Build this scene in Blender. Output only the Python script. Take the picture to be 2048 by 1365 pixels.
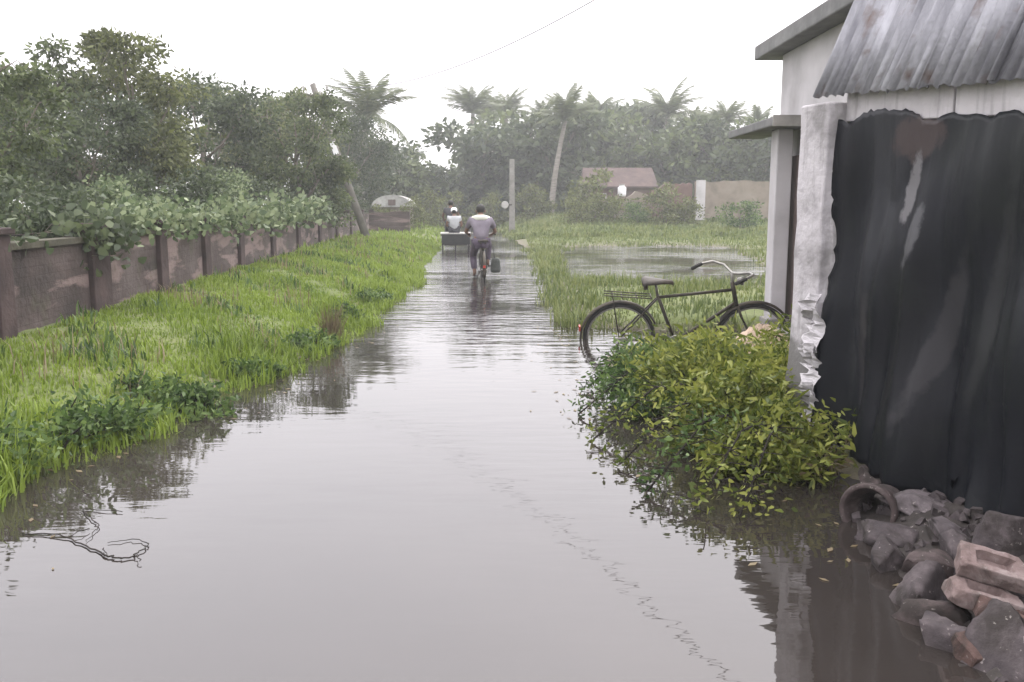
import bpy, bmesh, math, random
import numpy as np
from mathutils import Vector, Matrix, Euler, noise as mnoise
R_ = math.radians
sc = bpy.context.scene
for o in list(bpy.data.objects): bpy.data.objects.remove(o)
col = sc.collection

# ------------------------------------------------------------------ camera
cam = bpy.data.objects.new('camera', bpy.data.cameras.new('camera')); col.objects.link(cam)
CAM_H, PITCH = 1.5, 8.733
cam.location = (0, 0, CAM_H); cam.rotation_euler = (R_(90 - PITCH), 0, 0)
cam.data.sensor_width = 36; cam.data.lens = 36 * 1774 / 2048
cam.data.clip_end = 2000; cam.data.clip_start = 0.05
sc.camera = cam

# ------------------------------------------------------------------ sky, sun, exposure
SUN_EL, SUN_AZ = 52, 25
w = bpy.data.worlds.new('World'); sc.world = w; w.use_nodes = True
nt = w.node_tree; nt.nodes.clear()
sky = nt.nodes.new('ShaderNodeTexSky'); sky.sky_type = 'NISHITA'; sky.sun_disc = False
sky.sun_elevation = R_(SUN_EL); sky.sun_rotation = R_(SUN_AZ); sky.air_density = 1; sky.dust_density = 4
mx = nt.nodes.new('ShaderNodeMix'); mx.data_type = 'RGBA'; mx.inputs[0].default_value = 0.86
nt.links.new(sky.outputs[0], mx.inputs[6]); mx.inputs[7].default_value = (10.6, 10.2, 10.6, 1)
bg = nt.nodes.new('ShaderNodeBackground'); bg.inputs[1].default_value = 0.1
# overcast luminance law: brighter towards the zenith, (1 + 2 sin el) / 3
tcw = nt.nodes.new('ShaderNodeTexCoord'); sxw = nt.nodes.new('ShaderNodeSeparateXYZ'); nt.links.new(tcw.outputs['Generated'], sxw.inputs[0])
clw = nt.nodes.new('ShaderNodeMapRange'); clw.inputs[1].default_value = 0; clw.inputs[2].default_value = 1; clw.inputs[3].default_value = .62; clw.inputs[4].default_value = 1.86
nt.links.new(sxw.outputs[2], clw.inputs[0])
vmw = nt.nodes.new('ShaderNodeVectorMath'); vmw.operation = 'SCALE'; nt.links.new(mx.outputs[2], vmw.inputs[0]); nt.links.new(clw.outputs[0], vmw.inputs['Scale'])
nt.links.new(vmw.outputs[0], bg.inputs[0])
wo = nt.nodes.new('ShaderNodeOutputWorld'); nt.links.new(bg.outputs[0], wo.inputs[0])
sun = bpy.data.objects.new('sun', bpy.data.lights.new('sun', 'SUN')); col.objects.link(sun)
sun.data.energy = 1.0; sun.data.angle = R_(25); sun.data.color = (1, .97, .92)
az = R_(SUN_AZ); el = R_(SUN_EL)
sdir = Vector((math.sin(az) * math.cos(el), math.cos(az) * math.cos(el), math.sin(el)))
sun.rotation_euler = sdir.to_track_quat('Z', 'Y').to_euler(); sun.location = (0, 0, 60)
sc.view_settings.view_transform = 'Standard'; sc.view_settings.look = 'None'
sc.view_settings.exposure = 1.3; sc.view_settings.gamma = 1; sc.view_settings.use_curve_mapping = False
sc.cycles.max_bounces = 6; sc.cycles.volume_bounces = 1; sc.cycles.transparent_max_bounces = 6
sc.cycles.use_denoising = True

# ------------------------------------------------------------------ helpers
def tag(o, label=None, cat=None, group=None, kind=None):
    if label: o['label'] = label
    if cat: o['category'] = cat
    if group: o['group'] = group
    if kind: o['kind'] = kind
    return o
def empty(name, label, cat, loc=(0, 0, 0), rot=(0, 0, 0), group=None, scale=1):
    o = bpy.data.objects.new(name, None); col.objects.link(o); o.empty_display_size = .2
    o.location = loc; o.rotation_euler = rot
    o.scale = (scale,) * 3 if not hasattr(scale, '__len__') else scale
    return tag(o, label, cat, group)
class MB:
    def __init__(s): s.v = []; s.f = []
    def add(s, vs, fs):
        b = len(s.v); s.v += [tuple(v) for v in vs]; s.f += [tuple(b + i for i in f) for f in fs]; return s
    def box(s, lo, hi, rot=None, c=None, taper=1):
        x0, y0, z0 = lo; x1, y1, z1 = hi; cx, cy = (x0 + x1) / 2, (y0 + y1) / 2
        v = [(x0, y0, z0), (x1, y0, z0), (x1, y1, z0), (x0, y1, z0)]
        v += [(cx + (a - cx) * taper, cy + (b - cy) * taper, z1) for a, b, _ in v]
        if rot is not None:
            M = rot if isinstance(rot, Matrix) else Euler(rot).to_matrix(); c = Vector(c or (0, 0, 0))
            v = [c + M @ (Vector(q)) for q in v]
        return s.add(v, [(0, 3, 2, 1), (4, 5, 6, 7), (0, 1, 5, 4), (1, 2, 6, 5), (2, 3, 7, 6), (3, 0, 4, 7)])
    def tube(s, pts, rad, n=8, closed=False, cap=True):
        pts = [Vector(p) for p in pts]; m = len(pts)
        if not hasattr(rad, '__len__'): rad = [rad] * m
        vs = []; prev = None
        for i, p in enumerate(pts):
            if closed: t = pts[(i + 1) % m] - pts[i - 1]
            else: t = pts[min(i + 1, m - 1)] - pts[max(i - 1, 0)]
            t.normalize()
            if prev is None:
                a = Vector((0, 0, 1)) if abs(t.z) < .9 else Vector((1, 0, 0))
                u = t.cross(a).normalized()
            else:
                u = (prev - t * prev.dot(t))
                u = u.normalized() if u.length > 1e-6 else t.orthogonal().normalized()
            prev = u; v = t.cross(u)
            for k in range(n):
                an = 2 * math.pi * k / n
                vs.append(p + (u * math.cos(an) + v * math.sin(an)) * rad[i])
        fs = []
        for i in range(m if closed else m - 1):
            j = (i + 1) % m
            for k in range(n):
                k2 = (k + 1) % n
                fs.append((i * n + k, i * n + k2, j * n + k2, j * n + k))
        if cap and not closed:
            fs.append(tuple(range(n))[::-1]); fs.append(tuple((m - 1) * n + k for k in range(n)))
        return s.add(vs, fs)
    def lathe(s, prof, n=16, M=None):
        vs = []; 
        for r, z in prof:
            for k in range(n):
                a = 2 * math.pi * k / n; vs.append(Vector((r * math.cos(a), r * math.sin(a), z)))
        if M is not None: vs = [M @ v for v in vs]
        fs = [(i * n + k, i * n + (k + 1) % n, (i + 1) * n + (k + 1) % n, (i + 1) * n + k) for i in range(len(prof) - 1) for k in range(n)]
        return s.add(vs, fs)
    def ball(s, c, r, n=12, m=8):
        r = (r,) * 3 if not hasattr(r, '__len__') else r
        prof = [(max(1e-4, math.sin(math.pi * i / m)), -math.cos(math.pi * i / m)) for i in range(m + 1)]
        M = Matrix.Translation(c) @ Matrix.Diagonal((*r, 1)); return s.lathe(prof, n, M)
    def mesh(s, name, m, smooth=False):
        me = bpy.data.meshes.new(name); me.from_pydata(s.v, [], s.f); me.materials.append(m)
        if smooth:
            me.polygons.foreach_set('use_smooth', [True] * len(me.polygons))
        me.update(); return me
    def build(s, name, m, parent=None, smooth=False, bevel=0):
        o = bpy.data.objects.new(name, s.mesh(name, m, smooth)); col.objects.link(o)
        if parent is not None: o.parent = parent
        if bevel:
            b = o.modifiers.new('bevel', 'BEVEL'); b.width = bevel; b.segments = 2; b.limit_method = 'ANGLE'; b.angle_limit = R_(40)
        return o
def link(name, me, parent=None):
    o = bpy.data.objects.new(name, me); col.objects.link(o)
    if parent is not None: o.parent = parent
    return o
def np_mesh(name, V, faces_n, m, smooth=False):
    """V (N,3); faces_n: array (F,k) of indices, all k equal"""
    me = bpy.data.meshes.new(name); F, k = faces_n.shape
    me.vertices.add(len(V)); me.vertices.foreach_set('co', V.astype(np.float32).ravel())
    me.loops.add(F * k); me.loops.foreach_set('vertex_index', faces_n.astype(np.int32).ravel())
    me.polygons.add(F); me.polygons.foreach_set('loop_start', np.arange(F, dtype=np.int32) * k)
    if smooth: me.polygons.foreach_set('use_smooth', np.ones(F, dtype=bool))
    me.materials.append(m); me.update(calc_edges=True); me.validate(); return me

# ------------------------------------------------------------------ materials
def base_mat(name):
    m = bpy.data.materials.new(name); m.use_nodes = True; n = m.node_tree
    return m, n, n.nodes['Principled BSDF']
def noise_fac(n, scale, detail=4, coord='Object', stretch=None, rough=.55, dist=0):
    tc = n.nodes.new('ShaderNodeTexCoord'); src = tc.outputs[coord]
    if stretch:
        mp = n.nodes.new('ShaderNodeMapping'); mp.inputs['Scale'].default_value = stretch
        n.links.new(src, mp.inputs[0]); src = mp.outputs[0]
    t = n.nodes.new('ShaderNodeTexNoise'); t.inputs['Scale'].default_value = scale; t.inputs['Detail'].default_value = detail
    t.inputs['Roughness'].default_value = rough; t.inputs['Distortion'].default_value = dist
    n.links.new(src, t.inputs['Vector']); return t.outputs[0]
def ramp(n, fac, stops):
    r = n.nodes.new('ShaderNodeValToRGB'); e = r.color_ramp.elements
    while len(e) < len(stops): e.new(.5)
    for k, (p, c) in enumerate(stops):
        e[k].position = p; e[k].color = (*c, 1) if hasattr(c, '__len__') else (c, c, c, 1)
    n.links.new(fac, r.inputs[0]); return r.outputs[0]
def mixc(n, fac, a, b, mode='MIX'):
    x = n.nodes.new('ShaderNodeMix'); x.data_type = 'RGBA'; x.blend_type = mode
    for s, v in ((0, fac), (6, a), (7, b)):
        if hasattr(v, 'default_value'): n.links.new(v, x.inputs[s])
        elif s == 0: x.inputs[0].default_value = v
        else: x.inputs[s].default_value = (*v, 1)
    return x.outputs[2]
def bump(n, b, h, strength, dist=.02):
    k = n.nodes.new('ShaderNodeBump'); k.inputs['Strength'].default_value = strength; k.inputs['Distance'].default_value = dist
    n.links.new(h, k.inputs['Height']); n.links.new(k.outputs[0], b.inputs['Normal'])
def surf(name, stops, scale=4, rough=.8, bs=.4, bscale=None, detail=6, metal=0, stretch=None, bd=.02, spec=.3):
    m, n, b = base_mat(name)
    f = noise_fac(n, scale, detail, stretch=stretch)
    n.links.new(ramp(n, f, stops), b.inputs['Base Color'])
    b.inputs['Roughness'].default_value = rough; b.inputs['Metallic'].default_value = metal
    b.inputs['Specular IOR Level'].default_value = spec
    if bs: bump(n, b, noise_fac(n, bscale or scale * 6, 5, stretch=stretch), bs, bd)
    return m
def leafmat(name, c1, c2, c3, scale=1.2, trans=.35):
    m, n, b = base_mat(name)
    f = noise_fac(n, scale, 3)
    g = n.nodes.new('ShaderNodeNewGeometry')
    ad = n.nodes.new('ShaderNodeMath'); ad.operation = 'MULTIPLY_ADD'; ad.inputs[1].default_value = .45
    n.links.new(g.outputs['Random Per Island'], ad.inputs[0])
    sb = n.nodes.new('ShaderNodeMath'); sb.operation = 'SUBTRACT'; sb.inputs[1].default_value = .22
    n.links.new(f, sb.inputs[0]); n.links.new(sb.outputs[0], ad.inputs[2])
    c = ramp(n, ad.outputs[0], [(.3, c1), (.5, c2), (.72, c3)])
    n.links.new(c, b.inputs['Base Color']); b.inputs['Roughness'].default_value = .55; b.inputs['Specular IOR Level'].default_value = .35
    t = n.nodes.new('ShaderNodeBsdfTranslucent'); n.links.new(c, t.inputs[0])
    x = n.nodes.new('ShaderNodeMixShader'); x.inputs[0].default_value = trans
    n.links.new(b.outputs[0], x.inputs[1]); n.links.new(t.outputs[0], x.inputs[2])
    n.links.new(x.outputs[0], n.nodes['Material Output'].inputs[0]); return m

M = {}
M['leaf_tree'] = leafmat('leaf_tree', (.045, .06, .025), (.075, .1, .04), (.13, .16, .06), .9)
M['leaf_olive'] = leafmat('leaf_olive', (.05, .06, .02), (.09, .105, .035), (.16, .18, .06), .9)
M['leaf_dark'] = leafmat('leaf_dark', (.035, .05, .025), (.06, .08, .04), (.1, .125, .06), .9)
M['leaf_vine'] = leafmat('leaf_vine', (.06, .09, .04), (.12, .16, .08), (.22, .26, .14), 2.5)
M['leaf_bush'] = leafmat('leaf_bush', (.06, .085, .013), (.135, .165, .026), (.26, .275, .06), 3.0)
M['leaf_weed'] = leafmat('leaf_weed', (.028, .055, .015), (.062, .11, .026), (.13, .19, .055), 2.5)
M['leaf_palm'] = leafmat('leaf_palm', (.05, .065, .03), (.08, .1, .045), (.12, .14, .06), .8)
M['leaf_dry'] = leafmat('leaf_dry', (.12, .09, .05), (.18, .14, .08), (.24, .2, .12), 3)
M['grass'] = leafmat('grass', (.1, .15, .018), (.155, .22, .027), (.215, .285, .045), .55, .35)
M['grass_field'] = leafmat('grass_field', (.08, .11, .035), (.125, .16, .045), (.185, .205, .07), .3, .3)
M['bark'] = surf('bark', [(.3, (.09, .075, .06)), (.7, (.19, .165, .135))], 6, .9, .6, stretch=(1, 1, .25))
M['palm_bark'] = surf('palm_bark', [(.3, (.16, .145, .125)), (.7, (.28, .26, .23))], 5, .9, .6, stretch=(.3, .3, 3))
M['twig'] = surf('twig', [(.3, (.008, .0065, .005)), (.7, (.025, .02, .015))], 10, .95, .3)
M['concrete'] = surf('concrete', [(.3, (.15, .143, .13)), (.7, (.25, .24, .22))], 5, .9, .35)
M['white_post'] = surf('white_post', [(.3, (.3, .29, .27)), (.7, (.42, .41, .39))], 5, .9, .3)
M['earth'] = surf('earth', [(.3, (.27, .2, .14)), (.7, (.46, .36, .27))], 5, .95, .8, bscale=22, bd=.04)
M['tan_wall'] = surf('tan_wall', [(.3, (.12, .1, .078)), (.5, (.2, .168, .135)), (.75, (.26, .225, .185))], 1.2, .95, .4)
M['red_wall'] = surf('red_wall', [(.3, (.09, .055, .046)), (.7, (.17, .11, .094))], 1.6, .95, .4)
M['roof_tile'] = surf('roof_tile', [(.3, (.05, .036, .034)), (.7, (.1, .07, .062))], 3, .9, .6)
M['plaster'] = surf('plaster', [(.25, (.3, .288, .285)), (.5, (.42, .405, .41)), (.75, (.5, .485, .49))], 1.6, .9, .25)
M['roof_slab'] = surf('roof_slab', [(.3, (.1, .1, .1)), (.7, (.2, .2, .195))], 2.5, .92, .35)
M['door_brown'] = surf('door_brown', [(.3, (.07, .05, .045)), (.7, (.12, .09, .08))], 4, .7, .3, stretch=(4, 4, .6))
M['dark_metal'] = surf('dark_metal', [(.3, (.025, .022, .018)), (.7, (.06, .05, .035))], 8, .5, .2, metal=.4)
M['rubber'] = surf('rubber', [(.3, (.018, .018, .017)), (.7, (.035, .033, .03))], 20, .85, .2)
M['chrome'] = surf('chrome', [(.3, (.16, .155, .14)), (.7, (.3, .29, .27))], 8, .4, .1, metal=.6)
M['saddle'] = surf('saddle', [(.3, (.03, .025, .02)), (.7, (.055, .045, .035))], 8, .6, .2)
M['skin'] = surf('skin', [(.3, (.13, .075, .05)), (.7, (.18, .105, .07))], 8, .6, .1)
M['hair'] = surf('hair', [(.3, (.008, .008, .008)), (.7, (.02, .018, .016))], 30, .6, .4)
M['shirt_mauve'] = surf('shirt_mauve', [(.3, (.125, .11, .13)), (.7, (.18, .16, .185))], 6, .9, .5, bscale=14)
M['cream_cloth'] = surf('cream_cloth', [(.3, (.48, .48, .4)), (.7, (.58, .58, .5))], 6, .9, .5, bscale=16)
M['trouser_purple'] = surf('trouser_purple', [(.3, (.05, .038, .055)), (.7, (.085, .066, .09))], 6, .9, .5, bscale=14)
M['shirt_grey'] = surf('shirt_grey', [(.3, (.32, .33, .34)), (.7, (.42, .43, .44))], 6, .9, .4, bscale=14)
M['cloth_dark'] = surf('cloth_dark', [(.3, (.03, .03, .035)), (.7, (.06, .06, .065))], 6, .9, .4, bscale=14)
M['white_cloth'] = surf('white_cloth', [(.3, (.7, .7, .7)), (.7, (.82, .82, .82))], 6, .85, .3)
M['bag'] = surf('bag', [(.3, (.03, .035, .03)), (.7, (.06, .065, .055))], 8, .8, .4)
M['crate_dark'] = surf('crate_dark', [(.3, (.012, .013, .012)), (.7, (.028, .028, .026))], 4, .8, .3)
M['deck_wood'] = surf('deck_wood', [(.3, (.3, .29, .27)), (.7, (.42, .41, .38))], 4, .85, .4, stretch=(6, .5, 1))
def rubblemat(name, stops, mud=(.02, .016, .013)):
    """grainy, with mud smears, pale mortar crumbs and small pits"""
    m, n, b = base_mat(name)
    f = noise_fac(n, 7, 9, rough=.7); c = ramp(n, f, stops)
    g = noise_fac(n, 4.5, 6, rough=.65, dist=.6); c = mixc(n, ramp(n, g, [(.48, 0), (.6, .85)]), c, mud)
    w_ = noise_fac(n, 38, 3); c = mixc(n, ramp(n, w_, [(.66, 0), (.72, .6)]), c, (.3, .27, .25))
    n.links.new(c, b.inputs['Base Color']); b.inputs['Roughness'].default_value = .82; b.inputs['Specular IOR Level'].default_value = .35
    h = mixc(n, .5, noise_fac(n, 45, 8, rough=.75), noise_fac(n, 14, 6, rough=.65)); bump(n, b, h, .95, .012); return m
M['stone'] = rubblemat('stone', [(.3, (.022, .018, .019)), (.5, (.055, .045, .046)), (.7, (.12, .1, .102))])
M['stone_pale'] = rubblemat('stone_pale', [(.3, (.05, .042, .043)), (.5, (.1, .085, .088)), (.7, (.18, .155, .158))])
M['brick_pink'] = rubblemat('brick_pink', [(.3, (.1, .066, .06)), (.5, (.2, .15, .14)), (.7, (.31, .265, .25))], (.07, .052, .045))
M['brick_red'] = rubblemat('brick_red', [(.3, (.045, .026, .022)), (.5, (.09, .054, .045)), (.7, (.15, .1, .085))])
M['clay'] = rubblemat('clay', [(.3, (.025, .018, .017)), (.5, (.055, .04, .038)), (.7, (.1, .078, .075))])
M['mud'] = rubblemat('mud', [(.3, (.018, .015, .013)), (.7, (.05, .042, .037))])
M['rag'] = surf('rag', [(.3, (.3, .29, .29)), (.6, (.5, .48, .49)), (.8, (.6, .58, .6))], 14, .85, .4)
M['hut_roof'] = surf('hut_roof', [(.3, (.16, .16, .15)), (.55, (.3, .3, .28)), (.75, (.42, .42, .4))], 2.5, .85, .4)
M['pole_grey'] = surf('pole_grey', [(.3, (.09, .083, .072)), (.7, (.16, .15, .13))], 3, .9, .4)
M['rope'] = surf('rope', [(.3, (.015, .013, .014)), (.7, (.04, .035, .035))], 12, .9, .5)
M['wire'] = surf('wire', [(.3, (.1, .1, .11)), (.7, (.14, .14, .15))], 3, .6, 0)
M['reflector'] = surf('reflector', [(.3, (.3, .03, .02)), (.7, (.4, .04, .03))], 3, .3, 0)

# tin roof: streaked zinc
def tin():
    m, n, b = base_mat('tin')
    f = noise_fac(n, 2.2, 6, stretch=(3, 3, .35))
    c = ramp(n, f, [(.3, (.1, .1, .115)), (.5, (.22, .22, .24)), (.68, (.36, .36, .39))])
    r = noise_fac(n, 5, 5); c = mixc(n, ramp(n, r, [(.58, 0), (.72, 1)]), c, (.1, .07, .06))
    n.links.new(c, b.inputs['Base Color']); b.inputs['Roughness'].default_value = .55; b.inputs['Metallic'].default_value = .35
    bump(n, b, noise_fac(n, 30, 4), .2); return m
M['tin'] = tin()
# weathered whitewash with grey damp stains low down and rain streaks
def whitewash():
    m, n, b = base_mat('whitewash')
    f = noise_fac(n, 3, 7); c = ramp(n, f, [(.28, (.22, .21, .21)), (.45, (.42, .4, .41)), (.7, (.52, .5, .51))])
    tc = n.nodes.new('ShaderNodeTexCoord'); sx = n.nodes.new('ShaderNodeSeparateXYZ'); n.links.new(tc.outputs['Object'], sx.inputs[0])
    a = n.nodes.new('ShaderNodeMath'); a.operation = 'MULTIPLY_ADD'; a.inputs[1].default_value = -1.1; a.inputs[2].default_value = 1.1
    n.links.new(sx.outputs[2], a.inputs[0])
    f2 = noise_fac(n, 6, 6); d = n.nodes.new('ShaderNodeMath'); d.operation = 'ADD'
    n.links.new(a.outputs[0], d.inputs[0]); n.links.new(f2, d.inputs[1])
    c = mixc(n, ramp(n, d.outputs[0], [(.62, 0), (.85, 1)]), c, (.14, .135, .13))
    st = noise_fac(n, 5, 5, stretch=(4, 4, .4)); c = mixc(n, ramp(n, st, [(.56, 0), (.75, .65)]), c, (.17, .165, .16))
    n.links.new(c, b.inputs['Base Color']); b.inputs['Roughness'].default_value = .9
    bump(n, b, noise_fac(n, 18, 7), .5, .025); return m
M['whitewash'] = whitewash()
# boundary wall: grimy plaster over brick, pale pink where the render has gone
def wallmat():
    m, n, b = base_mat('wall_plaster')
    f = noise_fac(n, 1.1, 6, stretch=(1, 1, 1.6)); c = ramp(n, f, [(.3, (.022, .015, .013)), (.48, (.058, .041, .037)), (.68, (.1, .078, .073))])
    p = noise_fac(n, 1.3, 5, stretch=(.55, .55, 2.6), dist=.4); c = mixc(n, ramp(n, p, [(.53, 0), (.6, .85)]), c, (.2, .145, .135))
    mo = noise_fac(n, 2.2, 5); c = mixc(n, ramp(n, mo, [(.56, 0), (.72, .7)]), c, (.05, .05, .025))
    n.links.new(c, b.inputs['Base Color']); b.inputs['Roughness'].default_value = .93
    bt = n.nodes.new('ShaderNodeTexBrick'); bt.inputs['Scale'].default_value = 1; bt.inputs['Brick Width'].default_value = .25; bt.inputs['Row Height'].default_value = .085
    bt.inputs['Mortar Size'].default_value = .012; bt.inputs['Color1'].default_value = (1, 1, 1, 1); bt.inputs['Color2'].default_value = (.8, .8, .8, 1); bt.inputs['Mortar'].default_value = (0, 0, 0, 1)
    tc = n.nodes.new('ShaderNodeTexCoord'); sx = n.nodes.new('ShaderNodeSeparateXYZ'); cb = n.nodes.new('ShaderNodeCombineXYZ')
    n.links.new(tc.outputs['Object'], sx.inputs[0]); n.links.new(sx.outputs[1], cb.inputs[0]); n.links.new(sx.outputs[2], cb.inputs[1]); n.links.new(cb.outputs[0], bt.inputs[0])
    h = mixc(n, .35, noise_fac(n, 14, 7), bt.outputs[0]); bump(n, b, h, .8, .04); return m
M['wall'] = wallmat()
M['wall_pillar'] = surf('wall_pillar', [(.3, (.03, .022, .021)), (.55, (.06, .042, .04)), (.8, (.09, .065, .06))], 3, .95, .6)
M['coping'] = surf('coping', [(.3, (.035, .033, .022)), (.6, (.07, .065, .045)), (.8, (.11, .1, .075))], 3, .95, .6)
# tarpaulin: thin dark polythene, a little shiny, dusty pale streaks, fold light painted in
def tarpmat():
    m, n, b = base_mat('tarpaulin')
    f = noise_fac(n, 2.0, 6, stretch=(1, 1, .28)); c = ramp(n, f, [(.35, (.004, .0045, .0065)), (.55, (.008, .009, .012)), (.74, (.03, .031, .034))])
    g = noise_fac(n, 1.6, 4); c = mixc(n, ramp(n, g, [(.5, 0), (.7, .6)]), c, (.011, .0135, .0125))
    n.links.new(c, b.inputs['Base Color']); b.inputs['Roughness'].default_value = .42; b.inputs['Specular IOR Level'].default_value = .17
    tc = n.nodes.new('ShaderNodeTexCoord'); sx = n.nodes.new('ShaderNodeSeparateXYZ'); n.links.new(tc.outputs['Object'], sx.inputs[0])
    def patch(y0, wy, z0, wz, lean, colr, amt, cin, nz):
        # outline for worn patches and painted fold highlights, leaning a little
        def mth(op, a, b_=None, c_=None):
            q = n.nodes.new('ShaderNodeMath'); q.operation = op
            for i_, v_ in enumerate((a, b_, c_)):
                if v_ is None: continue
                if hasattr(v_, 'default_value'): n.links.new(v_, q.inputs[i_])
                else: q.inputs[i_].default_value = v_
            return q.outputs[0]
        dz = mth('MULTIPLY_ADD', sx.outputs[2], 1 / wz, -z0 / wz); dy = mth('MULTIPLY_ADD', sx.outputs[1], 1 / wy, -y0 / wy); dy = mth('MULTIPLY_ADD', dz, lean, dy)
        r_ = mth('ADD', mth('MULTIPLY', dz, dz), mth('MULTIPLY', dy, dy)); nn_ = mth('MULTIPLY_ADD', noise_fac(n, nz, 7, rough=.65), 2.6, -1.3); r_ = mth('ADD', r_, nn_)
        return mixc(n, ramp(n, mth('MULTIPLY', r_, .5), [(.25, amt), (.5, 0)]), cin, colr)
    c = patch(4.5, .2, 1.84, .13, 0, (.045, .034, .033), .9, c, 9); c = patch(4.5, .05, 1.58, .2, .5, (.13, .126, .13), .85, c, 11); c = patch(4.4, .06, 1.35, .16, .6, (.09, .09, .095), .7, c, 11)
    c = patch(4.2, .07, .85, .5, 1.6, (.03, .029, .031), .6, c, 6); c = patch(3.9, .06, 1.1, .6, 1.2, (.024, .025, .026), .6, c, 6); c = patch(4.75, .05, .75, .35, 1.2, (.035, .033, .035), .7, c, 7)  # diagonal streaks: light caught on the folds, painted into the colour
    n.links.new(c, b.inputs['Base Color'])
    h = mixc(n, .96, noise_fac(n, 30, 3), noise_fac(n, 2.2, 2, stretch=(1, 2.4, .4), dist=.7, rough=.4)); bump(n, b, h, .5, .05); return m
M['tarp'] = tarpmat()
# ground: mud, moss and short turf
def groundmat():
    m, n, b = base_mat('ground')
    f = noise_fac(n, .9, 8); g = ramp(n, f, [(.3, (.06, .075, .018)), (.5, (.085, .11, .024)), (.7, (.115, .12, .045))])
    tc = n.nodes.new('ShaderNodeTexCoord'); sx = n.nodes.new('ShaderNodeSeparateXYZ'); n.links.new(tc.outputs['Object'], sx.inputs[0])
    a = n.nodes.new('ShaderNodeMath'); a.operation = 'MULTIPLY_ADD'; a.inputs[1].default_value = 9; a.inputs[2].default_value = .1
    n.links.new(sx.outputs[2], a.inputs[0])
    c = mixc(n, ramp(n, a.outputs[0], [(0, 0), (1, 1)]), (.09, .075, .055), g)
    p = noise_fac(n, .35, 5); c = mixc(n, ramp(n, p, [(.6, 0), (.7, .7)]), c, (.13, .11, .07))
    n.links.new(c, b.inputs['Base Color']); b.inputs['Roughness'].default_value = .95
    bump(n, b, noise_fac(n, 20, 8), .7, .04); return m
M['ground'] = groundmat()
# flood water: silty, near mirror, wind ripples in patches
def watermat():
    m, n, b = base_mat('flood_water')
    n.links.new(ramp(n, noise_fac(n, .5, 4), [(.3, (.018, .015, .013)), (.7, (.032, .027, .024))]), b.inputs['Base Color'])
    b.inputs['Roughness'].default_value = .02; b.inputs['IOR'].default_value = 1.72; b.inputs['Specular IOR Level'].default_value = .5
    r1 = noise_fac(n, 1.0, 3, stretch=(2.2, 7, 1), rough=.45)
    r2 = noise_fac(n, 1.0, 3, stretch=(.8, 2.6, 1), rough=.4)
    mask = ramp(n, noise_fac(n, .16, 3), [(.4, .12), (.62, 1)])
    # the walkers and wheels ahead stir the water: ripples die out towards the near, sheltered end
    tc = n.nodes.new('ShaderNodeTexCoord'); sx = n.nodes.new('ShaderNodeSeparateXYZ'); n.links.new(tc.outputs['Object'], sx.inputs[0])
    mr = n.nodes.new('ShaderNodeMapRange'); mr.inputs[1].default_value = 9; mr.inputs[2].default_value = 19; mr.inputs[3].default_value = .38; mr.inputs[4].default_value = 4.5
    n.links.new(sx.outputs[1], mr.inputs[0])
    ad = n.nodes.new('ShaderNodeMath'); ad.operation = 'ADD'; n.links.new(r1, ad.inputs[0]); n.links.new(r2, ad.inputs[1])
    mu = n.nodes.new('ShaderNodeMath'); mu.operation = 'MULTIPLY'; n.links.new(ad.outputs[0], mu.inputs[0]); n.links.new(mask, mu.inputs[1])
    mu2 = n.nodes.new('ShaderNodeMath'); mu2.operation = 'MULTIPLY'; n.links.new(mu.outputs[0], mu2.inputs[0]); n.links.new(mr.outputs[0], mu2.inputs[1])
    bump(n, b, mu2.outputs[0], .55, .022); return m
M['water'] = watermat()

# ------------------------------------------------------------------ terrain
LY = [-60, 2, 3.5, 4.8, 5.6, 7.3, 9.5, 12.7, 16.3, 30, 54, 90, 300]; LX = [-3, -3.0, -3.0, -2.9, -2.66, -2.42, -2.1, -2.15, -2.1, -2.6, -4.2, -7.0, -24]
RY = [-60, 1, 2.2, 3.3, 4.2, 5.2, 6.5, 8.2, 10.3, 11, 15, 27, 30, 54, 90, 300]; RX = [2.1, 2.1, 2.1, 2.1, 2.05, 1.75, 1.0, .95, .9, .86, .82, .86, .62, -.7, -3.2, -20]
def sstep(t): t = np.clip(t, 0, 1); return t * t * (3 - 2 * t)
def vnoise(x, y, s, seed=0):
    a = np.sin(x * s * 1.3 + seed) * np.cos(y * s * 1.1 + 1.7 * seed) + .6 * np.sin(x * s * 2.7 + y * s * 1.9 + seed * 3) + .4 * np.cos(x * s * 4.1 - y * s * 5.3 + seed)
    return a / 2
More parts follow.
